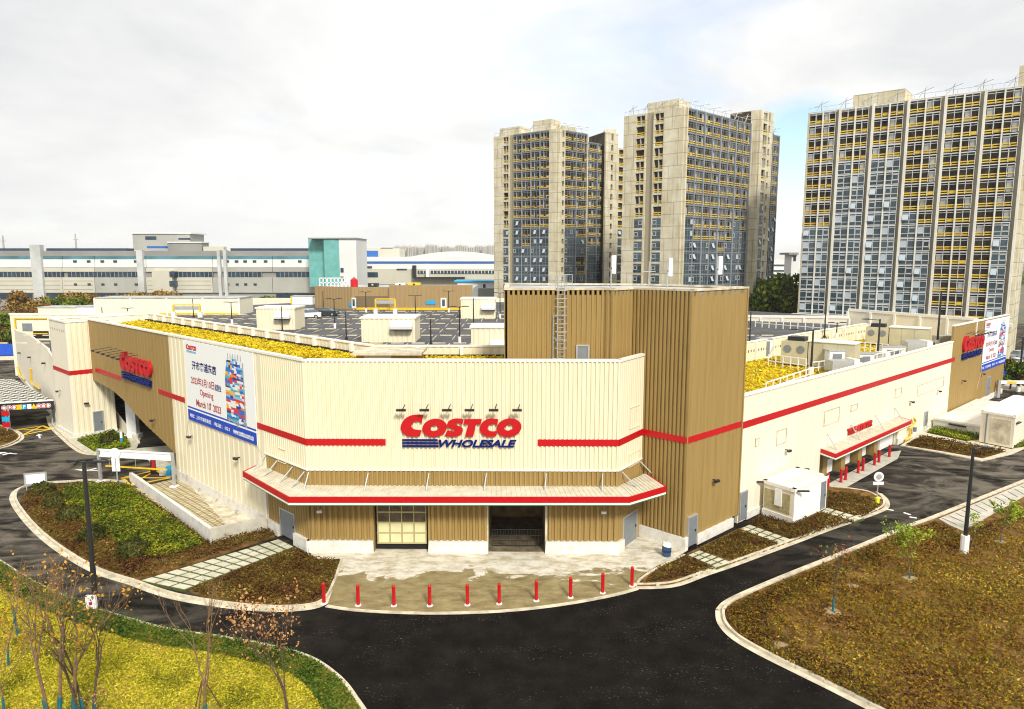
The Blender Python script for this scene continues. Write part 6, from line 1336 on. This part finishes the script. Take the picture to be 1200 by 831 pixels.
tree('young_tree',tp(5,838),3.6,'leafy sapling in the bottom left corner of the picture',1,44,'leaf_gold',300,.07,.9,False,depth=4,spread=.6,first=.3)
tree('young_tree',tp(118,862),2.6,'low spiky sapling at the bottom edge under the dark many-stemmed tree',2,45,'leaf_dry',60,.06,.3,False,depth=3,spread=.5,first=.3,bark='darkbark')
tree('rose_tree',tp(976,717),4.3,'thin sapling with red and green leaves on the right planting island',1,51,'leaf_redgreen',120,.085,.9,False,depth=4,spread=.6,first=.3,bark='darkbark')
tree('green_sapling',tp(1066,678),3.5,'bushy light-green sapling in the middle of the right planting island',1,52,'leaf_sap',620,.10,.5,False,depth=4,spread=.6,first=.25,lr=.26)
tree('green_sapling',tp(1172,635),3.1,'light-green sapling near the right edge beyond the street lamp',1,53,'leaf_sap',520,.10,.4,False,depth=4,spread=.55,first=.25,lr=.22)
tree('green_sapling',tp(1141,641),2.6,'small sparse sapling just behind the right street lamp foot',1,54,'leaf_sap',120,.09,.3,False,depth=3,spread=.5,first=.3)
for px,py,s,l in ((976,716,.7,'thin sapling'),):
    pass
def shrub(loc,w,h,label,m='leaf_dark',n=1100,name='round_shrub',group=None,ls=.09,z=.1):
    x,y=loc; r=empty(name,(x,y,z),label,'shrub',group); a=rng.normal(size=(n,3)); a/=np.linalg.norm(a,axis=1)[:,None]; a[:,2]=np.abs(a[:,2]); rad=rng.uniform(.75,1.02,n)[:,None]*(1+.08*np.sin(a[:,0:1]*7+a[:,1:2]*5))
    C=a*rad*np.array([w/2,w/2,h])+np.array([x,y,z+.05]); leafmesh('foliage',C,ls,M[m],parent=r,off=(x,y,z),flat=1,aspect=.6)
    mb=MB(); mb.tube([(x,y,z-.05),(x,y,z+h*.6)],[.05,.03],6); mb.build('stem',M['darkbark'],r)
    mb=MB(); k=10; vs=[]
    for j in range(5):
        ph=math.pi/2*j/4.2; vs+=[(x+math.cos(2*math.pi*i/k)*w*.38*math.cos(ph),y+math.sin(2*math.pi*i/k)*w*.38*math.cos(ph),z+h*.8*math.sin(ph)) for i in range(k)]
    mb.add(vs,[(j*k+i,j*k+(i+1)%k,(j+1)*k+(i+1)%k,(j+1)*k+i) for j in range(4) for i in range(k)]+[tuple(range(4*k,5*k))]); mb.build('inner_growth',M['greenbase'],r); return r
for (px,py,w,h,l) in ((50,578,2.1,1.0,'small dark round shrub nearest the blank notice board'),(66,592,2.2,1.1,'dark round shrub, second from the notice board on the left bed'),(84,607,2.3,1.1,'dark round shrub in the middle of the left bed row'),(108,631,2.2,1.1,'dark round shrub left of the big one near the slab path'),(156,650,2.5,1.2,'largest dark round shrub near the slab path'),(115,506,2.4,1.4,'dark round shrub in front of the grey door of the ramp block'),(128,520,2.4,1.3,'dark round shrub in the bed under the bridge wall')):
    shrub(G(px,py,.1),w,h,l,group='round shrubs on the left beds')
# background trees: four kinds, each with trunk and crown, copied
def bgproto(seed,leaf,w,h,n,ls):
    r_=np.random.default_rng(seed); r=empty('background_tree',(0,0,0),cat='tree'); mb=MB(); mb.tube([(0,0,0),(.1,0,h*.45),(0,.1,h*.7)],[.22,.15,.07],6)
    for i in range(5): a=i*1.26; mb.tube([(0,0,h*(.3+.06*i)),(math.cos(a)*w*.25,math.sin(a)*w*.25,h*(.55+.05*i))],[.10,.04],4)
    mb.build('trunk',M['darkbark'],r)
    k=14; c=np.c_[r_.normal(size=(k,2))*w*.21,h*r_.uniform(.35,.88,k)]; rad=r_.uniform(.13,.24,k)*w
    idx=r_.integers(0,k,n); a=r_.normal(size=(n,3)); a/=np.linalg.norm(a,axis=1)[:,None]; C=c[idx]+a*(rad[idx]*r_.uniform(.6,1.05,n))[:,None]*np.array([1,1,.85])
    C=C[C[:,2]>.3]; leafmesh('crown',C,ls,M[leaf],parent=r,flat=1,aspect=.7); return r
protos=[bgproto(1,'leaf_farorange',6,5.5,1500,.28),bgproto(2,'leaf_fargreen',6.5,7,1700,.30),bgproto(3,'leaf_farorange',7.5,6,1700,.30),bgproto(4,'leaf_fargreen',8,9,2000,.34)]
used=[0]*4; bl_=[]
rr=random.Random(5)
spots=[(px,rr.uniform(352,360),rr.choice((0,2,0,1,2)),rr.uniform(.8,1.5)) for px in list(range(20,215,11))+list(range(284,362,13))]+[(px,rr.uniform(372,392),rr.choice((0,2,1)),rr.uniform(.75,1.0)) for px in (-8,0,7,13,3,-4,12)]+[(88,352,3,1.0),(163,350,3,.9),(172,351,1,1.2)]
spots+=[(905,349,3,1.6),(914,346,3,1.9),(923,349,3,1.7),(932,352,3,1.5),(908,366,1,1.0),(928,366,1,1.1)]
spots+=[(1196,446,1,.9),(1205,440,0,1.1)]
names=['low rust-orange tree','round dark green tree','wide rust-orange tree','tall green tree']
order=sorted(spots,key=lambda q:q[0]); cnt_={}
for q in order:
    px,py,k,s=q; where='behind the cream shed' if px>=284 and px<400 else 'between the right towers' if 890<px<940 else 'at the right edge' if px>1100 else 'at the left edge' if py>365 else 'before the long factory'
    if px<0: continue
    c_=(names[k],where); cnt_[c_]=cnt_.get(c_,0)+1
    Yb=(190 if 890<px<940 else 165 if py>365 and px<30 else 112 if px>1100 else 180+py%7*9 if px>280 else 205+(px*37%50)); q_=(GY(px,330,Yb)[0],Yb)
    tot=sum(1 for z in order if z[0]>=0 and z[2]==k and ('behind the cream shed' if z[0]>=284 and z[0]<400 else 'between the right towers' if 890<z[0]<940 else 'at the right edge' if z[0]>1100 else 'at the left edge' if z[1]>365 else 'before the long factory')==where)
    lab=f'{names[k]} {where}'+(f', {ORD[cnt_[c_]-1]} such from the left' if tot>1 else '')
    o=inst(protos[k],used[k],(*q_,0),lab,rr.uniform(0,6),s*(1.05 if 890<px<940 else 1.35 if px<30 else .8 if px>1100 else 1.15)); used[k]+=1; o['group']='background trees'
# far wood on the horizon: one mass
C=[]
for i in range(9000):
    x=rng.uniform(-700,700); y=rng.uniform(560,640) ; C.append((x,y,rng.uniform(0,9+3*math.sin(x*.05)+2*math.sin(x*.13))))
C=np.array(C); o=leafmesh('woodland',C,3.0,M['leaf_fargreen'],kind='stuff',flat=1,aspect=.7); tag(o,'distant belt of trees on the horizon behind the factories','wood')
# ---------------- cars ----------------
def car(paint,label,loc,rz,suv=False,z=0,grp='parked cars'):
    h=1.65 if suv else 1.42; L=4.6; r=empty('parked_car',(*loc,z),label,'car',grp,rz)
    def B(mb,nm,m,p=r,sm=False): o=mb.build(nm,m,None,smooth=sm); o.parent=p; return o
    prof=[(-2.3,.35),(-2.3,.75),(-2.15,.95),(-1.2 if not suv else -1.1,1.0),(1.9,1.02 if not suv else 1.1),(2.28,.95),(2.3,.4),(2.2,.3),(-2.2,.3)]
    mb=MB(); fr=Fr((0,0),(1,0)); mb.fprism(fr,prof,-.86,.86); B(mb,'body',paint)
    cab=[(-1.25,.98),(-.55,h),(1.0,h),(1.75 if not suv else 2.1,1.02)]
    mb=MB(); n=4; mb.add([(x,s*(.80 if z_<1.1 else .62),z_) for s in (-1,1) for x,z_ in cab],[(0,1,2,3),(7,6,5,4),(0,4,5,1),(1,5,6,2),(2,6,7,3)]); cb_=B(mb,'cabin',M['glass'])
    mb=MB(); mb.box(-.6,1.05,-.63,.63,h-.03,h+.03); B(mb,'car_roof',paint,cb_)
    for s in (-.72,.72):
        for xx in (.1,): mb=MB(); mb.hexa([(xx-.05,s*.98-.03,1.0),(xx+.05,s*.98-.03,1.0),(xx+.05,s*.98+.03,1.0),(xx-.05,s*.98+.03,1.0),(xx-.05,s*.86-.03,h),(xx+.05,s*.86-.03,h),(xx+.05,s*.86+.03,h),(xx-.05,s*.86+.03,h)]); B(mb,'door_pillar',paint,cb_)
    for xx in (-1.45,1.4):
        for s in (-.82,.82):
            mb=MB(); mb.tube([(xx,s-.11,.34),(xx,s+.11,.34)],.34,14); w=B(mb,'wheel',M['rubber']); mb=MB(); mb.tube([(xx,s-.12,.34),(xx,s+.12,.34)],.19,10); B(mb,'rim',M['steel'],w)
    for s in (-.62,.62):
        mb=MB(); mb.box(-2.32,-2.2,s-.18,s+.18,.62,.78); B(mb,'headlight',M['lens']); mb=MB(); mb.box(2.2,2.32,s-.18,s+.18,.7,.88); B(mb,'tail_light',M['red'])
    return r
cp=[mat('car_paint_white',(.78,.79,.80),.25,spec=.8),mat('car_paint_dark',(.03,.045,.045),.2,spec=.9),mat('car_paint_silver',(.42,.43,.44),.25,metal=.5)]
car(cp[0],'white off-road car parked before the tan rooftop building',G(361,373,DZ),R(12),True,DZ); car(cp[1],'dark saloon car parked right of the white one on the roof deck',G(383,370,DZ),R(170),False,DZ)
car(cp[0],'white car behind the blue hoarding at the right edge',G(1190,428),R(20),False); car(cp[2],'silver car beyond the white one at the right edge',G(1192,420),R(20),True)
# ---------------- split multi-piece parts into single pieces ----------------
SPL={'cage','floor_slabs','brown_recess','plinth','door_jamb','parapet_buttress','access_panel','corner_trim','gutter_channel','drip_trim','ladder','rung','facade_fins','wall_post'}
def islands(me):
    n=len(me.vertices); par=list(range(n))
    def fd(a):
        while par[a]!=a: par[a]=par[par[a]]; a=par[a]
        return a
    for p in me.polygons:
        v=p.vertices; a=fd(v[0])
        for q in v[1:]: par[fd(q)]=a
    gr={}
    for p in me.polygons: gr.setdefault(fd(p.vertices[0]),[]).append(p.index)
    return list(gr.values())
for o in list(COL.objects):
    b=o.name.split('.')[0]
    if o.type!='MESH' or b not in SPL: continue
    isl_=islands(o.data)
    if len(isl_)<2: continue
    if b in('access_panel','rung','ladder') : pass
    if b=='access_panel': continue
    me=o.data; mats=list(me.materials)
    for k,fs in enumerate(isl_[:100]):
        vi=sorted({v for f_ in fs for v in me.polygons[f_].vertices}); mp={v:i for i,v in enumerate(vi)}
        nm=bpy.data.meshes.new(b); nm.from_pydata([me.vertices[v].co[:] for v in vi],[],[tuple(mp[v] for v in me.polygons[f_].vertices) for f_ in fs])
        for m_ in mats: nm.materials.append(m_)
        if len(mats)>1: nm.polygons.foreach_set('material_index',[me.polygons[f_].material_index for f_ in fs])
        q=bpy.data.objects.new({'facade_fins':'facade_fin','floor_slabs':'floor_slab'}.get(b,b),nm); COL.objects.link(q); q.parent=o.parent
    for ch in list(o.children): ch.parent=o.parent
    bpy.data.objects.remove(o)

# ---------------- haze ----------------
HZ=0.00011
hb=MB(); hb.box(-4100,4100,-310,6100,-2.0,80); hz_=hb.build('haze',[],None,kind='stuff')
hm=bpy.data.materials.new('haze'); hm.use_nodes=True; ht=hm.node_tree; ht.nodes.clear(); ho=ht.nodes.new('ShaderNodeOutputMaterial'); hv=ht.nodes.new('ShaderNodeVolumePrincipled'); hv.inputs['Color'].default_value=(.95,.96,.97,1); hv.inputs['Density'].default_value=HZ; ht.links.new(hv.outputs[0],ho.inputs['Volume']); hz_.data.materials.append(hm); hz_['label']='thin pale haze over the far factories and horizon'
